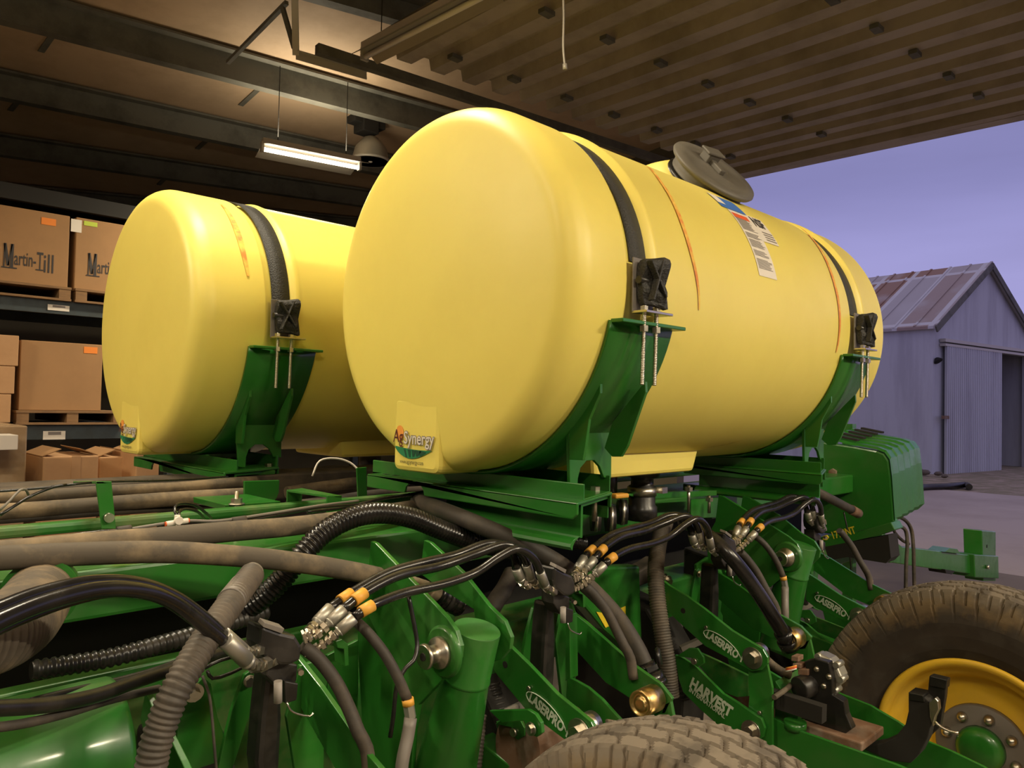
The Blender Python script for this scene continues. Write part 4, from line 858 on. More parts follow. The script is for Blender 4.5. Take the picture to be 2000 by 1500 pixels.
# three hoses from this manifold's right side to the next manifold
hs = []
hs.append((hyd('rear hydraulic hose of the banded trio rising from the first valve block', [(642, 1191, YV+.02), (664, 1174, YV+.03), (700, 1150, YV+.04), (760, 1118, YV+.05), (830, 1098, YV+.05), (890, 1084, YV+.05), (950, 1062, YV+.04), (990, 1066, YV+.02), (1005, 1088, YV+.01), (1008, 1112, YV)], 17, [(646, 1187, YV+.02), (614, 1221, YV+.01), (600, 1236, YV)], [(664, 1174, YV+.028), (686, 1159, YV+.034)], 'banded hydraulic hoses', [(1008, 1110, YV), (1018, 1136, YV), (1036, 1146, YV)]),
           'rear hose of the banded trio'))
hs.append((hyd('middle hydraulic hose of the banded trio rising from the first valve block', [(668, 1192, YV), (712, 1158, YV+.01), (780, 1124, YV+.02), (860, 1106, YV+.03), (930, 1082, YV+.02), (985, 1064, YV+.0), (1015, 1078, YV-.01), (1030, 1104, YV-.01)], 17, [(672, 1190, YV), (638, 1222, YV), (612, 1246, YV)], [(690, 1174, YV+.004), (712, 1158, YV+.01)], 'banded hydraulic hoses', [(1028, 1102, YV-.01), (1038, 1134, YV), (1052, 1146, YV)]),
           'middle hose of the banded trio'))
hs.append((hyd('front hydraulic hose of the banded trio rising from the first valve block', [(692, 1206, YV-.03), (728, 1182, YV-.03), (790, 1158, YV-.02), (870, 1140, YV-.02), (930, 1118, YV-.02), (975, 1088, YV-.03), (1012, 1072, YV-.04), (1042, 1090, YV-.04), (1056, 1118, YV-.03)], 17, [(692, 1206, YV-.03), (656, 1238, YV-.02), (636, 1256, YV-.01), (612, 1270, YV)], [(704, 1196, YV-.03), (728, 1182, YV-.03)], 'banded hydraulic hoses', [(1054, 1116, YV-.03), (1066, 1148, YV-.02), (1086, 1158, YV-.01)]),
           'front hose of the banded trio'))
for t, l in hs: MODS.append((t, [l+' from the second valve block', l+' from the third valve block']))
# post under the manifold
t = thing('row_unit_post', 'tall black plastic post under the first valve block, lower left', 'post', U(535, 1500, Y=1.24), 'black posts under the valve blocks')
mb = MB().prism([U(x, y, Y=1.235) for x, y in [(521, 1300), (548, 1300), (553, 1400), (548, 1496), (540, 1560), (512, 1560), (503, 1490), (510, 1400)]], (0, .05, 0)); obj('post_body', mb, 'plastic', t, .01)
MODS.append((t, ['tall black plastic post behind the first wheel lift leg', 'tall black plastic post behind the glossy drop hose', 'black plastic post farthest right']))
# lever plate with bolt
t = thing('pivot_lever', 'green pivot lever with a round bolt head left of the first black post', 'lever', U(470, 1480, Y=1.40), 'green pivot levers')
plate('lever_plate', [(478, 1318), (490, 1310), (503, 1313), (510, 1325), (508, 1345), (480, 1420), (465, 1470), (445, 1530), (420, 1530), (440, 1440), (452, 1390)], 'green', t, .010, Y=1.33)
bolt_part(t, U(487, 1330, Y=1.325), (-.2, -1, 0), .009, washer=1.2, L=.006)
plate('back_plate', [(385, 1335), (398, 1322), (412, 1335), (425, 1400), (440, 1440), (430, 1540), (350, 1540), (345, 1460), (352, 1360)], 'green', t, .010, Y=1.42)
bolt_part(t, U(378, 1352, Y=1.40), (-.2, -1, -.2), .011)
bolt_part(t, U(370, 1340, Y=1.41), (-.2, -1, -.2), .008)
MODS.append((t, ['green pivot lever with bolt head behind the first lettered arm', 'green pivot lever hidden behind the second text arm', 'green pivot lever farthest right']))
one('opener_frame', MB().span((.30, 1.56, .12), (1.36, 1.60, ZR(-.52))), 'greendust', 'dark green cross plate behind the first wheel lift leg', 'plate', bevel=.004)
# side frame plate of the row head
t = thing('row_head_plate', 'green notched head plate right of the first black post', 'plate', U(600, 1480, Y=1.33), 'green head plates')
plate('head_plate', [(586, 1300), (620, 1290), (640, 1330), (628, 1400), (620, 1440), (633, 1455), (632, 1560), (585, 1560), (560, 1400)], 'green', t, .010, Y=1.33)
plate('top_hook', [(655, 1252), (668, 1248), (680, 1258), (682, 1300), (674, 1302), (672, 1268), (660, 1266)], 'green', t, .04, Y=1.36)
MODS.append((t, ['green notched head plate behind the first text arm', 'green notched head plate behind the second text arm', 'green head plate farthest right']))
# crinkled harness
MODS.append((hose1('dusty loomed cable harness dropping past the first head plate', [(590, 1262, 1.20), (620, 1285, 1.19), (655, 1330, 1.17), (682, 1385, 1.15), (700, 1430, 1.13), (716, 1462, 1.12), (722, 1520, 1.11)], 27, 'dustyd', name='cable_harness', cat='cable'),
   ['tan loomed cable harness dropping left of the first brass knob', 'tan loomed cable harness dropping left of the second brass knob', 'tan loomed cable harness at the far right row unit']))
for t, labs in MODS:
    for i, l in enumerate(labs): dup(t, ((-.11 if i == 2 and t.name.startswith(('valve', 'row_unit_post')) else 0)+SP*(i+1)-(.045 if t.name.startswith(('valve', 'hydraulic', 'row_unit_post')) else 0), 0, 0 if t.name.startswith(('valve', 'hydraulic')) else -.01*(i+1)), l)

# row unit: parallel arms with lettering
def rowunit():
    X = 2.03; t = thing('row_unit', 'green row unit linkage with white lettering on both arms, right of the dark ribbed hose', 'row unit', U(1490, 1440, X=X)-Vector((0, 0, .3)), 'lettered green row unit linkages')
    th = .011
    up = plate('upper_arm', [(1290, 1130), (1306, 1143), (1340, 1163), (1377, 1190), (1430, 1232), (1477, 1260), (1490, 1268), (1499, 1284), (1499, 1296), (1487, 1309), (1468, 1311), (1452, 1302), (1377, 1262), (1323, 1213), (1300, 1190), (1280, 1160)], 'green', t, th, X=X-.012)
    lo = plate('lower_arm', [(1318, 1279), (1328, 1282), (1356, 1299), (1412, 1355), (1440, 1372), (1463, 1388), (1487, 1404), (1494, 1423), (1490, 1440), (1478, 1450), (1462, 1451), (1449, 1446), (1412, 1425), (1370, 1388), (1334, 1352), (1325, 1325)], 'green', t, th, X=X-.012)
    plate('side_plate', [(1462, 1306), (1496, 1288), (1501, 1310), (1508, 1344), (1509, 1500), (1509, 1600), (1450, 1600), (1452, 1470), (1460, 1400), (1463, 1360), (1461, 1330)], 'green', t, th, X=X+.002)
    plate('inner_plate', [(1345, 1265), (1400, 1290), (1462, 1320), (1462, 1360), (1440, 1362), (1412, 1352), (1365, 1300)], 'greendust', t, th, X=X+.05)
    # arm partners on the far side
    D = Vector((.280, 0, 0))
    for nm, pp in (('upper_arm', [(1290, 1130), (1340, 1163), (1430, 1232), (1477, 1260), (1499, 1284), (1487, 1309), (1468, 1311), (1377, 1262), (1300, 1190)]), ('lower_arm', [(1318, 1279), (1356, 1299), (1412, 1355), (1463, 1388), (1494, 1423), (1478, 1450), (1412, 1425), (1334, 1352)]), ('side_plate', [(1462, 1306), (1496, 1288), (1508, 1344), (1509, 1600), (1450, 1600), (1463, 1360)])):
        q = [v+D for v in poly(pp, X=X-.012)]; obj(nm, MB().prism(q, (th, 0, 0)), 'green', t, .0015)
    c = U(1470, 1285, X=X-.013); bolt_part(t, c, (-1, 0, 0), .017, washer=1.75, L=.014)
    obj('bushing', MB().cyl(c+Vector((.014, 0, .006)), c+Vector((.045, 0, .006)), .028, seg=28), 'zinc', t)
    bolt_part(t, U(1467, 1427, X=X-.013), (-1, 0, 0), .015, washer=1.9, L=.014)
    for (x, y, r) in ((1398, 1203+149, .003), ): pass
    obj('rivet', MB().cyl(U(1380, 1225, X=X-.013), U(1380, 1225, X=X-.013)-Vector((.006, 0, 0)), .005, seg=14), 'zinc', t)
    obj('rivet', MB().cyl(U(1485, 1391, X=X), U(1485, 1391, X=X)-Vector((.008, 0, 0)), .005, seg=14), 'zinc', t)
    obj('hole', MB().cyl(U(1334, 1193, X=X-.0125), U(1334, 1193, X=X-.0125)+Vector((.001, 0, 0)), .008, seg=16), 'dark', t)
    kb = c+Vector((.245, .0, .004)); kn = MB().lathe([(.010, -.032), (.016, -.030), (.016, -.026), (.024, -.024), (.026, -.030), (.030, -.030), (.031, 0), (.031, .03)], kb, (1, 0, 0), 32); obj('brass_knob', kn, 'brass', t, label='gold coloured bushing')
    obj('cross_link', MB().beam(U(1330, 1268, X=X+.02), U(1392, 1240, X=X+.1), .018, .018), 'grey', t)
    lk = plate('link', [(1320, 1282), (1345, 1266), (1362, 1266), (1374, 1284), (1375, 1296), (1362, 1303), (1352, 1296), (1350, 1285)], 'green', t, .008, X=X-.03)
    obj('bolt', MB().cyl(U(1357, 1291, X=X-.03), U(1357, 1291, X=X-.03)-Vector((.008, 0, 0)), .009, seg=16), 'zinc', lk)
    # lettering follows the arms on the plane X
    xf = X-.0135
    def on(p0, p1, h):
        a = U(*p0, X=xf); b = U(*p1, X=xf); r = (b-a).normalized(); u = Vector((-1, 0, 0)).cross(r); u = u if u.z > 0 else -u; return a, r, u, (b-a).length
    a, r, u, L = on((1378, 1243), (1448, 1293), 0)
    T = textmb('LASERPRO 1', .032, a, r, u, offset=.0014, sx=1); w_ = max((v-a).dot(r) for v in T.v); k = L/w_
    T = textmb('LASERPRO 1', .032, a, r, u, offset=.0014, sx=k, depth=-.0005); 
    for v in T.v: v.x = xf-.0006
    obj('lettering', T, 'decal', up)
    sw = [U(*p, X=xf-.0006) for p in [(1380, 1246), (1374, 1236), (1378, 1231), (1390, 1233), (1408, 1242), (1426, 1256), (1440, 1272), (1447, 1286)]]
    obj('swoosh', MB().tube(sw, .0013, 6), 'decal', up)
    a, r, u, L = on((1346, 1340), (1426, 1401), 0)
    T = textmb('HARVEST', .045, a, r, u, offset=.0022, sx=1); w_ = max((v-a).dot(r) for v in T.v); T = textmb('HARVEST', .045, a, r, u, offset=.0022, sx=L/w_)
    for v in T.v: v.x = xf-.0006
    obj('lettering', T, 'decal', lo)
    a, r, u, L = on((1345, 1349), (1415, 1404), 0)
    T = textmb('INTERNATIONAL', .020, a, r, u, offset=.0006, sx=1); w_ = max((v-a).dot(r) for v in T.v); T = textmb('INTERNATIONAL', .020, a, r, u, offset=.0006, sx=L/w_)
    for v in T.v: v.x = xf-.0006
    obj('lettering', T, 'decal', lo)
    return t
ru = rowunit()
dup(ru, (-SP+.012, 0, .006), 'green row unit linkage behind the dusty tyre top, lettered in white')
dup(ru, (SP, 0, -.02), 'farthest green row unit linkage, beside the right wheel, with lettered upper arm')
dup(ru, (-2*SP, 0, .03), 'green row unit linkage at the lower left under the banded hoses')

# ================================================================== WHEEL LIFTS
def lift():
    t = thing('wheel_lift', 'green wheel lift with round capped leg and pin, nearest, below the big tank', 'wheel lift', U(880, 1500, Y=1.36), 'green wheel lifts')
    top = U(932, 1228, Y=1.18); bot = U(862, 1540, Y=1.27); d = (bot-top).normalized()
    R = px2m(47, top)
    mb = MB(); L = (bot-top).length; mb.lathe([(R, 0), (R, .105), (R*1.03, .107), (R*1.03, .112), (R*1.0, .114), (R*1.38, L)], top, d, 48); obj('leg_tube', mb, 'green', t, .0015)
    plate('side_plate', [(724, 1057), (733, 1061), (785, 1115), (840, 1172), (872, 1206), (890, 1232), (899, 1262), (897, 1285), (888, 1301), (852, 1340), (817, 1377), (808, 1430), (800, 1560), (716, 1560), (706, 1400), (698, 1250), (700, 1180), (716, 1140)], 'green', t, .011, X=1.015)
    plate('side_plate', [(828, 1055), (840, 1060), (905, 1120), (955, 1184), (985, 1213), (998, 1245), (995, 1268), (978, 1288), (940, 1300), (925, 1190), (860, 1150), (820, 1120)], 'green', t, .011, X=1.15)
    c = U(868, 1272, X=1.015)
    obj('boss', MB().lathe([(.046, -.010), (.052, -.004), (.052, 0), (.052, .003)], c, (1, 0, 0), 36), 'green', t)
    p = obj('pin', MB().lathe([(.0225, -.055), (.025, -.052), (.025, -.047), (.018, -.046), (.018, -.022), (.031, -.020), (.032, -.014), (.032, -.008)], c, (1, 0, 0), 32), 'zinc', t, label='zinc pin with washer')
    obj('grease_slot', MB().cyl(c-Vector((.0565, 0, 0)), c-Vector((.0545, 0, 0)), .008, seg=16), 'dark', p)
    plate('stiffener', [(700, 1250), (640, 1280), (640, 1420), (700, 1500)], 'green', t, .010, Y=1.5)
    return t
t = thing('seed_opener', 'dark seed opener with rusty disc below the lettered linkage beside the right wheel', 'opener', (2.15, 1.45, .05), 'seed openers under the linkages')
obj('opener_body', MB().prism([(2.08, 1.32, .30), (2.08, 1.30, .62), (2.08, 1.45, .80), (2.08, 1.80, .86), (2.08, 1.80, .40), (2.08, 1.55, .22)], (.13, 0, 0)), 'dark', t, .01)  # body put in to fill the gaps between the arms with dark
obj('rusty_disc', MB().lathe([(.001, -.012), (.10, -.010), (.185, 0), (.10, .010), (.001, .012)], (2.06, 1.40, .24), (1, .12, 0), 48), 'rust', t)
obj('down_spring', MB().tube([(2.10, 1.30, .55), (2.12, 1.42, .74)], .024, 14, rib=.12, pitch=.012, spline=False), 'plastic', t)
dup(t, (-SP, 0, 0), 'dark seed opener with rusty disc below the linkage behind the tyre top')
dup(t, (-2*SP, 0, 0), 'dark seed opener with rusty disc behind the first wheel lift leg')
dup(t, (SP, 0, 0), 'farthest dark seed opener, behind the right wheel')
lf = lift(); dup(lf, (2*SP, 0, 0), 'green wheel lift with round capped leg at the right, beside the valve blocks')
# sleeve hoses of the lifts
def sleeve(dx, dz, label):
    pts = [(672, 1200, 1.30), (692, 1212, 1.23), (715, 1232, 1.18), (750, 1275, 1.15), (778, 1325, 1.13), (795, 1365, 1.12)]
    t, P, r = hose(label, pts, 21, 'dustyd', 'hydraulic_hose', 'hydraulic hose', group='sleeved lift hoses')
    a = U(796, 1364, Y=1.12); b = U(802, 1402, Y=1.115); c = U(796, 1440, Y=1.11); d = U(785, 1495, Y=1.10)
    obj('sleeve_band', MB().cyl(a, a.lerp(b, .35), r*1.12), 'band', t, label='yellow marker band'); obj('steel_end', MB().cyl(a.lerp(b, .35), b, r*1.1, seg=6, smooth=False), 'ferrule', t)
    obj('shrink_sleeve', MB().tube([b, c, d, d-Vector((0, 0, .06))], r*1.2, 18), 'grey', t)
    return t
sv = sleeve(0, 0, 'dusty hose with yellow band and grey sleeve in front of the first wheel lift')
dup(sv, (2*SP, .02, 0), 'dusty hose with yellow band in front of the second wheel lift')
hose1('thin black cable running down the first wheel lift plate', [(798, 1165, 1.20), (808, 1215, 1.19), (815, 1260, 1.18), (808, 1290, 1.17), (792, 1305, 1.17), (775, 1340, 1.17), (768, 1400, 1.17), (762, 1440, 1.17)], 9, 'rubber', name='cable', cat='cable', seg=8)
hose1('thin cable hanging beside the green pivot lever at the lower left', [(395, 1320, 1.25), (408, 1355, 1.24), (414, 1400, 1.23), (418, 1450, 1.22), (424, 1520, 1.22)], 6, 'dustyd', name='cable', cat='cable', seg=8)

# ================================================================== WHEELS
def tyre_mesh(R, wd, seg=780):
    rb = R-.215; h = R-rb; hw = wd/2; prof = []
    side = [(.60, 0), (.72, .006/h), (.86, .16), (.95, .34), (1.0, .52), (.985, .66), (.965, .72), (.95, .76), (.93, .80), (.91, .83), (.885, .86), (.86, .89), (.835, .92), (.80, .95)]
    prof = [(-hw*x, rb+h*r) for x, r in side]
    n = 46
    for i in range(n+1):
        u = -1+2*i/n; prof.append((hw*.76*u, R-.012*u*u))
    prof += [(hw*x, rb+h*r) for x, r in side[::-1]]
    vs = []; m = len(prof); NB = 46
    for j in range(seg):
        t = j/seg; a = 2*math.pi*t; ca = math.cos(a); sa = math.sin(a)
        for i, (x, r) in enumerate(prof):
            q = x/hw; d = 0; u = t*NB
            if abs(q) < .80 and r > R-.03:
                zig = .035*(abs((u*2) % 2-1)*2-1)
                if min(abs(q-g-zig) for g in (-.50, -.17, .17, .50)) < .032: d = .010
                else:
                    lane = int((q+.85)/.34); f = (u+.5*(lane % 2)+q*.9) % 1
                    if f < .12: d = .009
            elif r > rb+h*.64:
                k = int(u*2); f = (u*2) % 1; wob = .06*math.sin(k*2.3+r*60)
                if .10+wob < f < .34+wob and (k % 2 or r > rb+h*.78): d = .011 if r > rb+h*.70 else .005
            rr = r-d*.9; sx = 1-(d*1.6 if abs(q) >= .80 else 0); vs.append(Vector((x*sx, rr*ca, rr*sa)))
    fs = [(j*m+i, j*m+i+1, ((j+1) % seg)*m+i+1, ((j+1) % seg)*m+i) for j in range(seg) for i in range(m-1)]
    return vs, fs
def tyre_material():
    m = bpy.data.materials.new('dusty_tyre'); m.use_nodes = True; t = m.node_tree; b = t.nodes['Principled BSDF']; n = t.nodes.new; k = t.links.new
    co = n('ShaderNodeTexCoord'); mp = n('ShaderNodeMapping'); mp.inputs['Scale'].default_value = (0, 1, 1); k(co.outputs['Object'], mp.inputs[0])
    ln = n('ShaderNodeVectorMath'); ln.operation = 'LENGTH'; k(mp.outputs[0], ln.inputs[0])
    z = n('ShaderNodeTexNoise'); z.inputs['Scale'].default_value = 7; z.inputs['Detail'].default_value = 8; z.inputs['Roughness'].default_value = .7; k(co.outputs['Object'], z.inputs['Vector'])
    ad = n('ShaderNodeMath'); ad.operation = 'MULTIPLY_ADD'; ad.inputs[1].default_value = .16; k(z.outputs[0], ad.inputs[0]); k(ln.outputs['Value'], ad.inputs[2])
    cr = n('ShaderNodeValToRGB'); e = cr.color_ramp.elements; e[0].position = .35; e[0].color = (.026, .019, .013, 1); e[1].position = .54; e[1].color = (.15, .122, .09, 1)
    for p, c in ((.40, (.040, .028, .018, 1)), (.455, (.028, .020, .014, 1)), (.475, (.09, .060, .030, 1)), (.505, (.15, .105, .055, 1))):
        q = e.new(p); q.color = c
    k(ad.outputs[0], cr.inputs[0]); b.inputs['Roughness'].default_value = .9
    z2 = n('ShaderNodeTexNoise'); z2.inputs['Scale'].default_value = 16; z2.inputs['Detail'].default_value = 5; k(co.outputs['Object'], z2.inputs['Vector'])
    r2 = n('ShaderNodeMapRange'); r2.inputs[1].default_value = .48; r2.inputs[2].default_value = .62; r2.inputs[4].default_value = .7; k(z2.outputs[0], r2.inputs[0])
    x = n('ShaderNodeMix'); x.data_type = 'RGBA'; x.inputs[7].default_value = (.050, .040, .030, 1); k(r2.outputs[0], x.inputs[0]); k(cr.outputs[0], x.inputs[6]); k(x.outputs[2], b.inputs['Base Color'])
    return m
M['tyre'] = tyre_material()
def wheel(c, label):
    t = thing('planter_wheel', label, 'wheel', c, 'planter wheels')
    R = .475; wd = .215
    vs, fs = tyre_mesh(R, wd); mb = MB(); mb.add([v+c for v in vs], fs, False); ty = obj('tyre', mb, 'tyre', t)
    mb = MB(); hw = wd/2
    rim = [(.250, -hw*.60), (.262, -hw*.70), (.268, -hw*.80), (.262, -hw*.86), (.248, -hw*.82), (.240, -hw*.66), (.236, -hw*.50), (.222, -hw*.42), (.212, -hw*.34), (.204, -hw*.02), (.192, .016), (.15, .018), (.10, .004), (.06, .0), (.001, .0)]
    mb.lathe(rim[::-1], c, (1, 0, 0), 128, caps=False); obj('rim', mb, 'rimyellow', t)
    mb = MB().lathe([(.001, -.02), (.118, -.02), (.122, -.016), (.122, .0)], c, (1, 0, 0), 48); hp = obj('hub_plate', mb, 'grey', t)
    for i in range(8):
        a = 2*math.pi*(i+.3)/8; p = c+Vector((-.02, .092*math.cos(a), .092*math.sin(a))); mb = MB(); mb.lathe([(.001, -.022), (.008, -.020), (.014, -.010), (.015, 0)], p, (1, 0, 0), 16); obj('wheel_bolt', mb, 'zinc', t)
    mb = MB().lathe([(.001, -.060), (.040, -.058), (.056, -.050), (.062, -.040), (.065, -.018)], c, (1, 0, 0), 40); obj('hub_cap', mb, 'green', t)
    return t
cw = Vector((2.5+.1075, .625, .475))
wl = wheel(cw, 'dusty wheel with yellow rim and grey hub at the right edge')
dup(wl, (-2*SP+.02, .03, -.022), 'dusty wheel at the bottom edge, only its blocky tread top in view')
# wheel arms (green beams reaching down to each axle)
for dx, l in ((0, 'green wheel arm behind the right wheel'), (-2*SP, 'green wheel arm behind the tyre at the bottom edge')):
    one('axle_bracket', MB().beam((2.80+dx, .62, .47), (2.80+dx, 1.36, .60), .06, .12).cyl((2.60+dx, .625, .455), (2.82+dx, .625, .455), .03), 'green', l, 'wheel arm', 'green wheel arms', .004)

# ================================================================== ROW UNIT REAR (right foreground)
t = thing('seed_row_frame', 'long green row unit body running toward the viewer at the bottom right', 'row unit', U(1700, 1500, X=2.1)-Vector((0, 0, .2)))
plate('near_rail', [(1509, 1402), (1568, 1430), (1683, 1470), (1752, 1494), (1860, 1540), (1860, 1640), (1509, 1600)], 'green', t, .01, X=2.06)
plate('far_rail', [(1600, 1335), (1634, 1352), (1700, 1378), (1753, 1409), (1804, 1445), (1860, 1468), (1920, 1497), (1990, 1540), (1990, 1620), (1780, 1520), (1600, 1430)], 'green', t, .01, X=2.33)
mb = MB(); q = [U(x, y, X=2.10) for x, y in [(1561, 1412), (1683, 1452), (1683, 1470), (1561, 1428)]]
obj('top_cover', MB().prism(q, (.16, 0, 0)), 'rust', t, .004, label='dusty brown top cover')
plate('gusset', [(1514, 1330), (1560, 1400), (1530, 1460), (1512, 1470)], 'greendust', t, .16, X=2.10)
obj('pivot_boss', MB().cyl(U(1553, 1423, X=2.08), U(1553, 1423, X=2.08)+Vector((0, 0, .02)), .03, seg=24), 'green', t)
obj('depth_shaft', MB().beam(U(1508, 1362, X=2.07), U(1610, 1395, X=2.07), .03, .045), 'dark', t)
mb = MB().tube([U(x, y, X=2.2) for x, y in [(1560, 1372), (1572, 1400), (1576, 1440), (1580, 1520)]], .004, 8); obj('thin_cable', mb, 'rubber', t)
# black electric drive with silver housing
t = thing('seed_drive_motor', 'black electric seed drive with silver gear housing left of the right wheel', 'motor', U(1600, 1430, X=2.14))
plate('mount_bracket', [(1570, 1292), (1592, 1286), (1618, 1294), (1625, 1330), (1626, 1356), (1648, 1370), (1652, 1396), (1664, 1424), (1650, 1434), (1612, 1425), (1576, 1408), (1560, 1400), (1568, 1360), (1580, 1330)], 'plastic', t, .03, bevel=.003, X=2.13)
h = plate('gear_housing', [(1588, 1284), (1600, 1277), (1620, 1287), (1634, 1302), (1643, 1322), (1640, 1338), (1631, 1345), (1628, 1358), (1618, 1350), (1608, 1322), (1596, 1300)], 'ferrule', t, .05, bevel=.006, X=2.155)
for (x, y) in [(1596, 1283), (1632, 1300), (1640, 1328), (1628, 1350)]: obj('lug', MB().cyl(U(x, y, X=2.15), U(x, y, X=2.15)+Vector((.04, 0, 0)), .009, seg=14), 'ferrule', h)
a = U(1560, 1345, X=2.10); obj('motor_can', MB().lathe([(.001, -.002), (.028, -.002), (.032, .002), (.032, .09)], a, Vector((1, -.35, .1)), 28), 'plastic', t)
mb = MB()
for (x, y, w_, h_) in [(1552, 1286, 14, 10), (1556, 1300, 16, 9), (1568, 1312, 20, 12)]: mb.prism([U(x-w_/2, y-h_/2, X=2.12), U(x+w_/2, y-h_/2+2, X=2.12), U(x+w_/2, y+h_/2+2, X=2.12), U(x-w_/2, y+h_/2, X=2.12)], (.035, 0, 0))
obj('plug', mb, 'rust', t, .002)
for (x, y) in [(1595, 1307), (1619, 1322), (1609, 1340), (1594, 1389), (1609, 1402)]: p = U(x, y, X=2.129); obj('screw', MB().lathe([(.001, -.006), (.006, -.005), (.009, 0)], p, (1, 0, 0), 14), 'zinc', t)
for i, (m, dz) in enumerate([('red', 0), ('white', 3), ('sun', -3)]): obj('wire', MB().tube([U(1535, 1308+dz, X=2.1), U(1545, 1306+dz, X=2.1), U(1556, 1303+dz, X=2.11)], .002, 6), m, t)
hose1('dusty tan conduit feeding the seed drive', [(1497, 1288, 1.06), (1510, 1300, 1.05), (1528, 1312, 1.03), (1545, 1318, 1.01)], 16, 'dusty', name='conduit', cat='cable')
hose1('dusty tan lower conduit below the seed drive wires', [(1512, 1362, .98), (1530, 1350, .98), (1545, 1338, .98)], 10, 'dusty', name='conduit', cat='cable')
hose1('dusty tube lying along the far rail in front of the wheel', [(1642, 1369, .93), (1680, 1377, .90), (1715, 1388, .88), (1745, 1408, .86), (1768, 1420, .85)], 7, 'dusty', name='tube', cat='tube', seg=10)
# black two-pronged bracket with clamp
t = thing('forked_bracket', 'black curved two-pronged bracket in front of the yellow rim', 'bracket', U(1740, 1480, X=2.22))
plate('curved_arm', [(1774, 1353), (1803, 1360), (1812, 1368), (1822, 1400), (1812, 1440), (1795, 1473), (1778, 1491), (1740, 1487), (1690, 1466), (1684, 1458), (1722, 1452), (1748, 1440), (1768, 1415), (1774, 1390)], 'dark', t, .05, bevel=.003, X=2.20)
plate('prong_face', [(1774, 1352), (1803, 1358), (1806, 1372), (1776, 1368)], 'plastic', t, .055, bevel=.002, X=2.195)
plate('back_prong', [(1815, 1320), (1849, 1329), (1846, 1362), (1836, 1420), (1815, 1440), (1804, 1395), (1812, 1350)], 'plastic', t, .02, bevel=.002, X=2.24)
plate('prong_face', [(1816, 1320), (1850, 1328), (1848, 1346), (1816, 1340)], 'plastic', t, .03, bevel=.002, X=2.232)
cl = obj('clamp', MB().prism([U(x, y, X=2.19) for x, y in [(1814, 1374), (1826, 1363), (1832, 1370), (1834, 1386), (1826, 1402), (1822, 1420), (1816, 1400)]], (.02, 0, 0)), 'zinc', t, .002)
obj('clamp_tail', MB().tube([U(x, y, X=2.19) for x, y in [(1826, 1410), (1838, 1420), (1855, 1428), (1872, 1432)]], .004, 8), 'zinc', t)

# ================================================================== UNDER-ARM PARTS NEAR THE FIRST TYRE
plate_t = thing('closing_link', 'green U shaped link with bolt below the first text arm', 'link', U(1010, 1440, X=1.18))
plate('link_plate', [(955, 1388), (1030, 1386), (1045, 1395), (1056, 1412), (1058, 1432), (1048, 1440), (1030, 1432), (1022, 1408), (980, 1412)], 'green', plate_t, .01, X=1.16)
bolt_part(plate_t, U(1038, 1423, X=1.155), (-1, 0, 0), .009, washer=1.5, L=.006)
obj('rod', MB().cyl(U(978, 1398, X=1.2), U(1030, 1374, X=1.32), .010, seg=14), 'grey', plate_t)
one('rusty_roller', MB().cyl(U(1010, 1462, X=1.25), U(1115, 1440, X=1.42), .075, seg=28), 'rust', 'rusty brown roller above the tyre at the bottom edge', 'roller')
t = thing('curved_guard', 'curved green guard plate behind the tan harness right of the first text arm', 'plate', U(1150, 1440, X=1.46))
plate('guard_plate', [(1108, 1322), (1125, 1330), (1148, 1343), (1175, 1366), (1202, 1396), (1240, 1436), (1240, 1490), (1150, 1450), (1118, 1400), (1105, 1360)], 'green', t, .01, X=1.46)
plate('guard_flange', [(1104, 1200), (1112, 1200), (1114, 1325), (1104, 1330)], 'green', t, .03, X=1.46)
one('thin_conduit', MB().tube([U(x, y, Y=1.05) for x, y in [(1185, 1408), (1210, 1412), (1235, 1420), (1255, 1432)]], .004, 8), 'dusty', 'thin tan conduit crossing the harness above the tyre', 'cable')
t = thing('steel_bracket', 'bare steel bracket resting between the tyre top and the brass knob', 'bracket', U(1290, 1420, Y=.98))
obj('bracket_body', MB().prism([U(x, y, Y=.98) for x, y in [(1263, 1422), (1275, 1408), (1296, 1405), (1300, 1416), (1312, 1414), (1322, 1420), (1335, 1432), (1300, 1432), (1285, 1424), (1270, 1428)]], (0, .03, 0)), 'zinc', t, .003)

# ================================================================== PLUMBING UNDER THE BIG TANK
t = thing('tank_valve', 'plumbing with steel band clamp and orange handle below the big tank outlet', 'valve', U(1255, 1000, Y=1.55))
c = U(1254, 955, Y=1.5); s = px2m(1, c)
obj('coupler', MB().lathe([(34*s, 48*s), (34*s, 25*s), (22*s, 22*s), (22*s, 8*s), (26*s, 6*s), (26*s, -30*s), (30*s, -34*s), (30*s, -60*s)], c, (0, 0, 1), 32), 'plastic', t)
obj('band_clamp', MB().lathe([(27*s, -8*s), (28.5*s, -8*s), (28.5*s, 8*s), (27*s, 8*s)], c-Vector((0, 0, 4*s)), (0, 0, 1), 36), 'zinc', t)
obj('clamp_screw', MB().span(c+Vector((.03, -.06, -.012)), c+Vector((.06, -.03, .008))), 'zinc', t)
a = U(1212, 968, Y=1.42); obj('handle', MB().beam(U(1196, 969, Y=1.42), U(1222, 967, Y=1.42), .03, .014), 'band', t, .005, label='orange lever handle')
for (x, y, r_) in ((1163, 1012, 25), (1192, 1012, 26), (1215, 1000, 24), (1243, 990, 22)):
    a = U(x, y, Y=1.52); ax = MR.copy(); ax.z = 0; k = px2m(1, a); obj('barb_fitting', MB().cyl(a-ax*9*k, a+ax*9*k, r_*k), 'plastic', t); obj('hose_clamp', MB().cyl(a-ax*3.5*k, a+ax*3.5*k, r_*k*1.07), 'zinc', t, label='steel hose clamp')
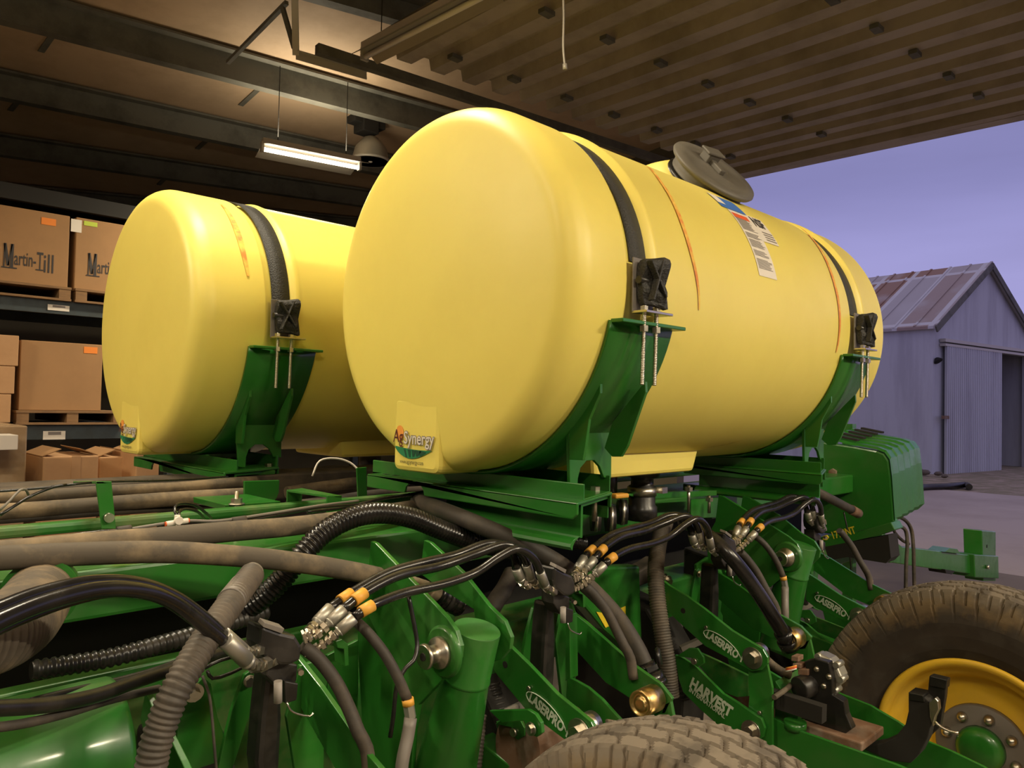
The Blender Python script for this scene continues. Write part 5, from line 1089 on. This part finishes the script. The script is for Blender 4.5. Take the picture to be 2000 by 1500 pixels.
# studs under the far saddle
for (x, y0, y1, l) in ((1345, 948, 1000, 'zinc stud with nut left of the far saddle'), (1385, 968, 1002, 'plain zinc stud under the far saddle'), (1592, 930, 950, 'zinc bolt hanging under the end of the far saddle')):
    a = U(x, y0, Y=1.45); b = U(x, y1, Y=1.45); mb = MB(); mb.cyl(b, a, .006, seg=12); mb.hexbolt(a-Vector((0, 0, .02)), (0, 0, 1), .014, .014); one('stud', mb, 'zinc', l, 'bolt', 'zinc studs by the far saddle')
plate_t = thing('deck_plate', 'green deck plate between the studs under the big tank', 'plate', U(1300, 975, Y=1.5))
plate('deck', [(1215, 965), (1400, 958), (1400, 968), (1260, 975)], 'green', plate_t, .03, Y=1.5)
plate('web', [(1350, 975), (1440, 970), (1440, 1010), (1350, 1012)], 'green', plate_t, .008, Y=1.52)
# yellow decal plate
t = thing('seed_meter_cover', 'green meter cover with yellow decal behind the large drop hose', 'cover', U(1210, 1280, Y=1.42))
plate('cover', [(1120, 1110), (1250, 1105), (1255, 1250), (1235, 1280), (1180, 1230), (1130, 1170)], 'green', t, .05, bevel=.008, Y=1.45)
plate('decal', [(1165, 1195), (1178, 1197), (1199, 1219), (1183, 1226)], 'ydecal', t, .002, bevel=0, Y=1.447)
plate('decal', [(1208, 1190), (1222, 1184), (1222, 1204), (1212, 1208)], 'ydecal', t, .002, bevel=0, Y=1.447)
# black actuator next to it (dark middle)
hose1('dark hose dropping behind the first valve trio fittings', [(1000, 1120, 1.5), (985, 1150, 1.48), (965, 1180, 1.46), (950, 1210, 1.46)], 36, 'dustyd')
one('wiring_box', MB().prism([U(x, y, Y=1.5) for x, y in [(1100, 1145), (1150, 1135), (1240, 1120), (1290, 1090), (1290, 1130), (1240, 1150), (1150, 1160)]], (0, .06, 0)), 'dustyd', 'dark dusty wiring trough in the middle under the hoses', 'box', bevel=.006)

# ================================================================== RIGHT REAR: cover, markings, hitch
t = thing('louvered_cover', 'large green cover with slotted top behind the far saddle', 'cover', U(1690, 1045, X=4.25))
X0 = 4.2
face = [(1600, 862), (1668, 872), (1712, 880), (1727, 886), (1736, 900), (1740, 930), (1747, 1015), (1750, 1020), (1735, 1028), (1640, 1046), (1600, 1040)]
plate('end_face', face, 'green', t, .05, bevel=.01, X=X0)
prf = [U(x, y, X=X0) for x, y in [(1610, 856), (1668, 870), (1712, 878), (1728, 884), (1738, 898), (1742, 930), (1748, 1016), (1735, 1028)]]
mb = MB(); n_ = len(prf); ribs = [(0, 0), (.02, .012), (.10, .012), (.11, .022), (.19, .022), (.20, .032), (.28, .032), (.29, .042), (.36, .042), (.38, .05), (.46, .05)]
vs = []
for (dx, off) in ribs:
    for p in prf: vs.append(p+Vector((dx, 0, off)))
mb.add(vs, [(j*n_+i, j*n_+i+1, (j+1)*n_+i+1, (j+1)*n_+i) for j in range(len(ribs)-1) for i in range(n_-1)], False)
obj('ribbed_shell', mb, 'green', t)
for i, dx in enumerate((.06, .15, .24, .325, .42)):
    a = U(1625, 861, X=X0)+Vector((dx, 0, .016+ribs[2*i+2 if 2*i+2 < len(ribs) else -1][1]*1.0)); b = U(1668, 870.5, X=X0)+Vector((dx, 0, .016+ribs[2*i+2 if 2*i+2 < len(ribs) else -1][1]))
    obj('vent_slot', MB().beam(a, b, .04, .012), 'dark', t, .002)
obj('bolt', MB().hexbolt(U(1628, 923, X=X0-.001), (-1, 0, 0), .022, .02), 'rust', t)
one('post_cap', MB().prism([U(x, y, X=4.9) for x, y in [(1645, 828), (1665, 828), (1665, 1250), (1645, 1250)]], (.06, 0, 0)), 'green', 'small green post top with dark hole behind the louvered cover', 'post')
# cylinder with rod in front of cover
t = thing('hydraulic_cylinder', 'dark hydraulic cylinder slanting across the louvered cover face', 'cylinder', U(1630, 985, Y=1.55))
a = U(1585, 955, Y=1.5); b = U(1662, 995, Y=1.5); mb = MB().cyl(a, b, .021, seg=20); obj('barrel', mb, 'dustyd', t)
obj('rod_end', MB().cyl(b, U(1676, 1003, Y=1.5), .024, seg=16), 'rust', t)
# beam with model number
t = thing('wing_beam', 'green wing beam with yellow number 1770NT below the louvered cover', 'frame beam', U(1680, 1080, X=3.6))
q = [U(x, y, X=3.9) for x, y in [(1600, 1049), (1662, 1043), (1740, 1020), (1748, 1035), (1720, 1045), (1620, 1068), (1600, 1070)]]
obj('beam', MB().prism(q, (.12, 0, 0)), 'green', t, .004)
a = U(1626, 1053, X=3.895); b = U(1673, 1041, X=3.895); r_ = (b-a).normalized(); u_ = Vector((-1, 0, 0)).cross(r_); u_ = u_ if u_.z > 0 else -u_
T = textmb('1770NT', .05, a, r_, u_, offset=.001); w_ = max((v-a).dot(r_) for v in T.v); T = textmb('1770NT', .05, a, r_, u_, offset=.001, sx=(b-a).length/w_)
for v in T.v: v.x = 3.893
obj('lettering', T, 'ydecal', t)
pb = U(1612, 1051, X=3.0); obj('reflector', MB().prism([U(x, y, X=3.88) for x, y in [(1607, 1047), (1614, 1045), (1618, 1050), (1614, 1055), (1607, 1054)]], (.01, 0, 0)), 'ydecal', t)
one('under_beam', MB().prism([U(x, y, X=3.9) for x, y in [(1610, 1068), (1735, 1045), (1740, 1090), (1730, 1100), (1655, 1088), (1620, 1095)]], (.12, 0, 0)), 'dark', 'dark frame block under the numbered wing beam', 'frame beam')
# hitch tongue
t = thing('marker_arm', 'green folded arm with upright end post reaching into the yard', 'arm', U(1900, 1130, Y=1.35)-Vector((0, 0, .1)))
q = [U(x, y, Y=1.5) for x, y in [(1735, 1060), (1755, 1066), (1905, 1085), (1905, 1122), (1780, 1105), (1735, 1098)]]
obj('arm_tube', MB().prism(q, (0, .12, 0)), 'green', t, .006)
obj('end_sleeve', MB().prism([U(x, y, Y=1.47) for x, y in [(1903, 1083), (1950, 1086), (1951, 1130), (1905, 1128)]], (0, .18, 0)), 'green', t, .006)
pst = obj('end_post', MB().prism([U(x, y, Y=1.50) for x, y in [(1918, 1036), (1945, 1038), (1945, 1135), (1921, 1135)]], (0, .12, 0)), 'green', t, .006)
pp = U(1928, 1067, Y=1.498); obj('pin_hole', MB().cyl(pp, pp+Vector((0, .002, 0)), .012, seg=16), 'dark', pst)
pp = U(1926, 1107, Y=1.468); obj('clevis_pin', MB().cyl(pp, pp-Vector((0, .02, 0)), .014, seg=14), 'zinc', t)
obj('mount_lug', MB().prism([U(x, y, Y=1.48) for x, y in [(1845, 1078), (1855, 1070), (1870, 1072), (1876, 1082)]], (0, .1, 0)), 'green', t, .003)
obj('lower_lug', MB().prism([U(x, y, Y=1.48) for x, y in [(1846, 1112), (1866, 1115), (1860, 1122), (1848, 1120)]], (0, .1, 0)), 'dark', t, .003)
obj('knee_plate', MB().prism([U(x, y, Y=1.48) for x, y in [(1725, 1040), (1740, 1050), (1765, 1070), (1740, 1100), (1720, 1080)]], (0, .14, 0)), 'green', t, .004)
for pp, w_, l in (([(1735, 1010, 1.45), (1752, 1025, 1.44), (1768, 1035, 1.44), (1772, 1060, 1.43), (1770, 1100, 1.43), (1769, 1150, 1.43)], 7, 'dark hydraulic line dropping left of the marker arm'), ([(1748, 1007, 1.45), (1768, 1016, 1.44), (1780, 1035, 1.44), (1784, 1070, 1.43), (1785, 1110, 1.43), (1786, 1150, 1.43)], 7, 'second hydraulic line dropping beside the marker arm, further right'), ([(1738, 1018, 1.47), (1748, 1040, 1.47), (1762, 1055, 1.47), (1775, 1062, 1.47)], 6, 'short hydraulic line curling under the louvered cover')):
    hose1(l, pp, w_, 'dustyd', name='hydraulic_hose', cat='hydraulic hose', seg=10)
hose1('thin black wire hanging in front of the numbered beam', [(1648, 1000, 1.62), (1655, 1035, 1.6), (1658, 1070, 1.6), (1662, 1110, 1.6), (1663, 1165, 1.6)], 3, 'rubber', name='cable', cat='cable', seg=6)
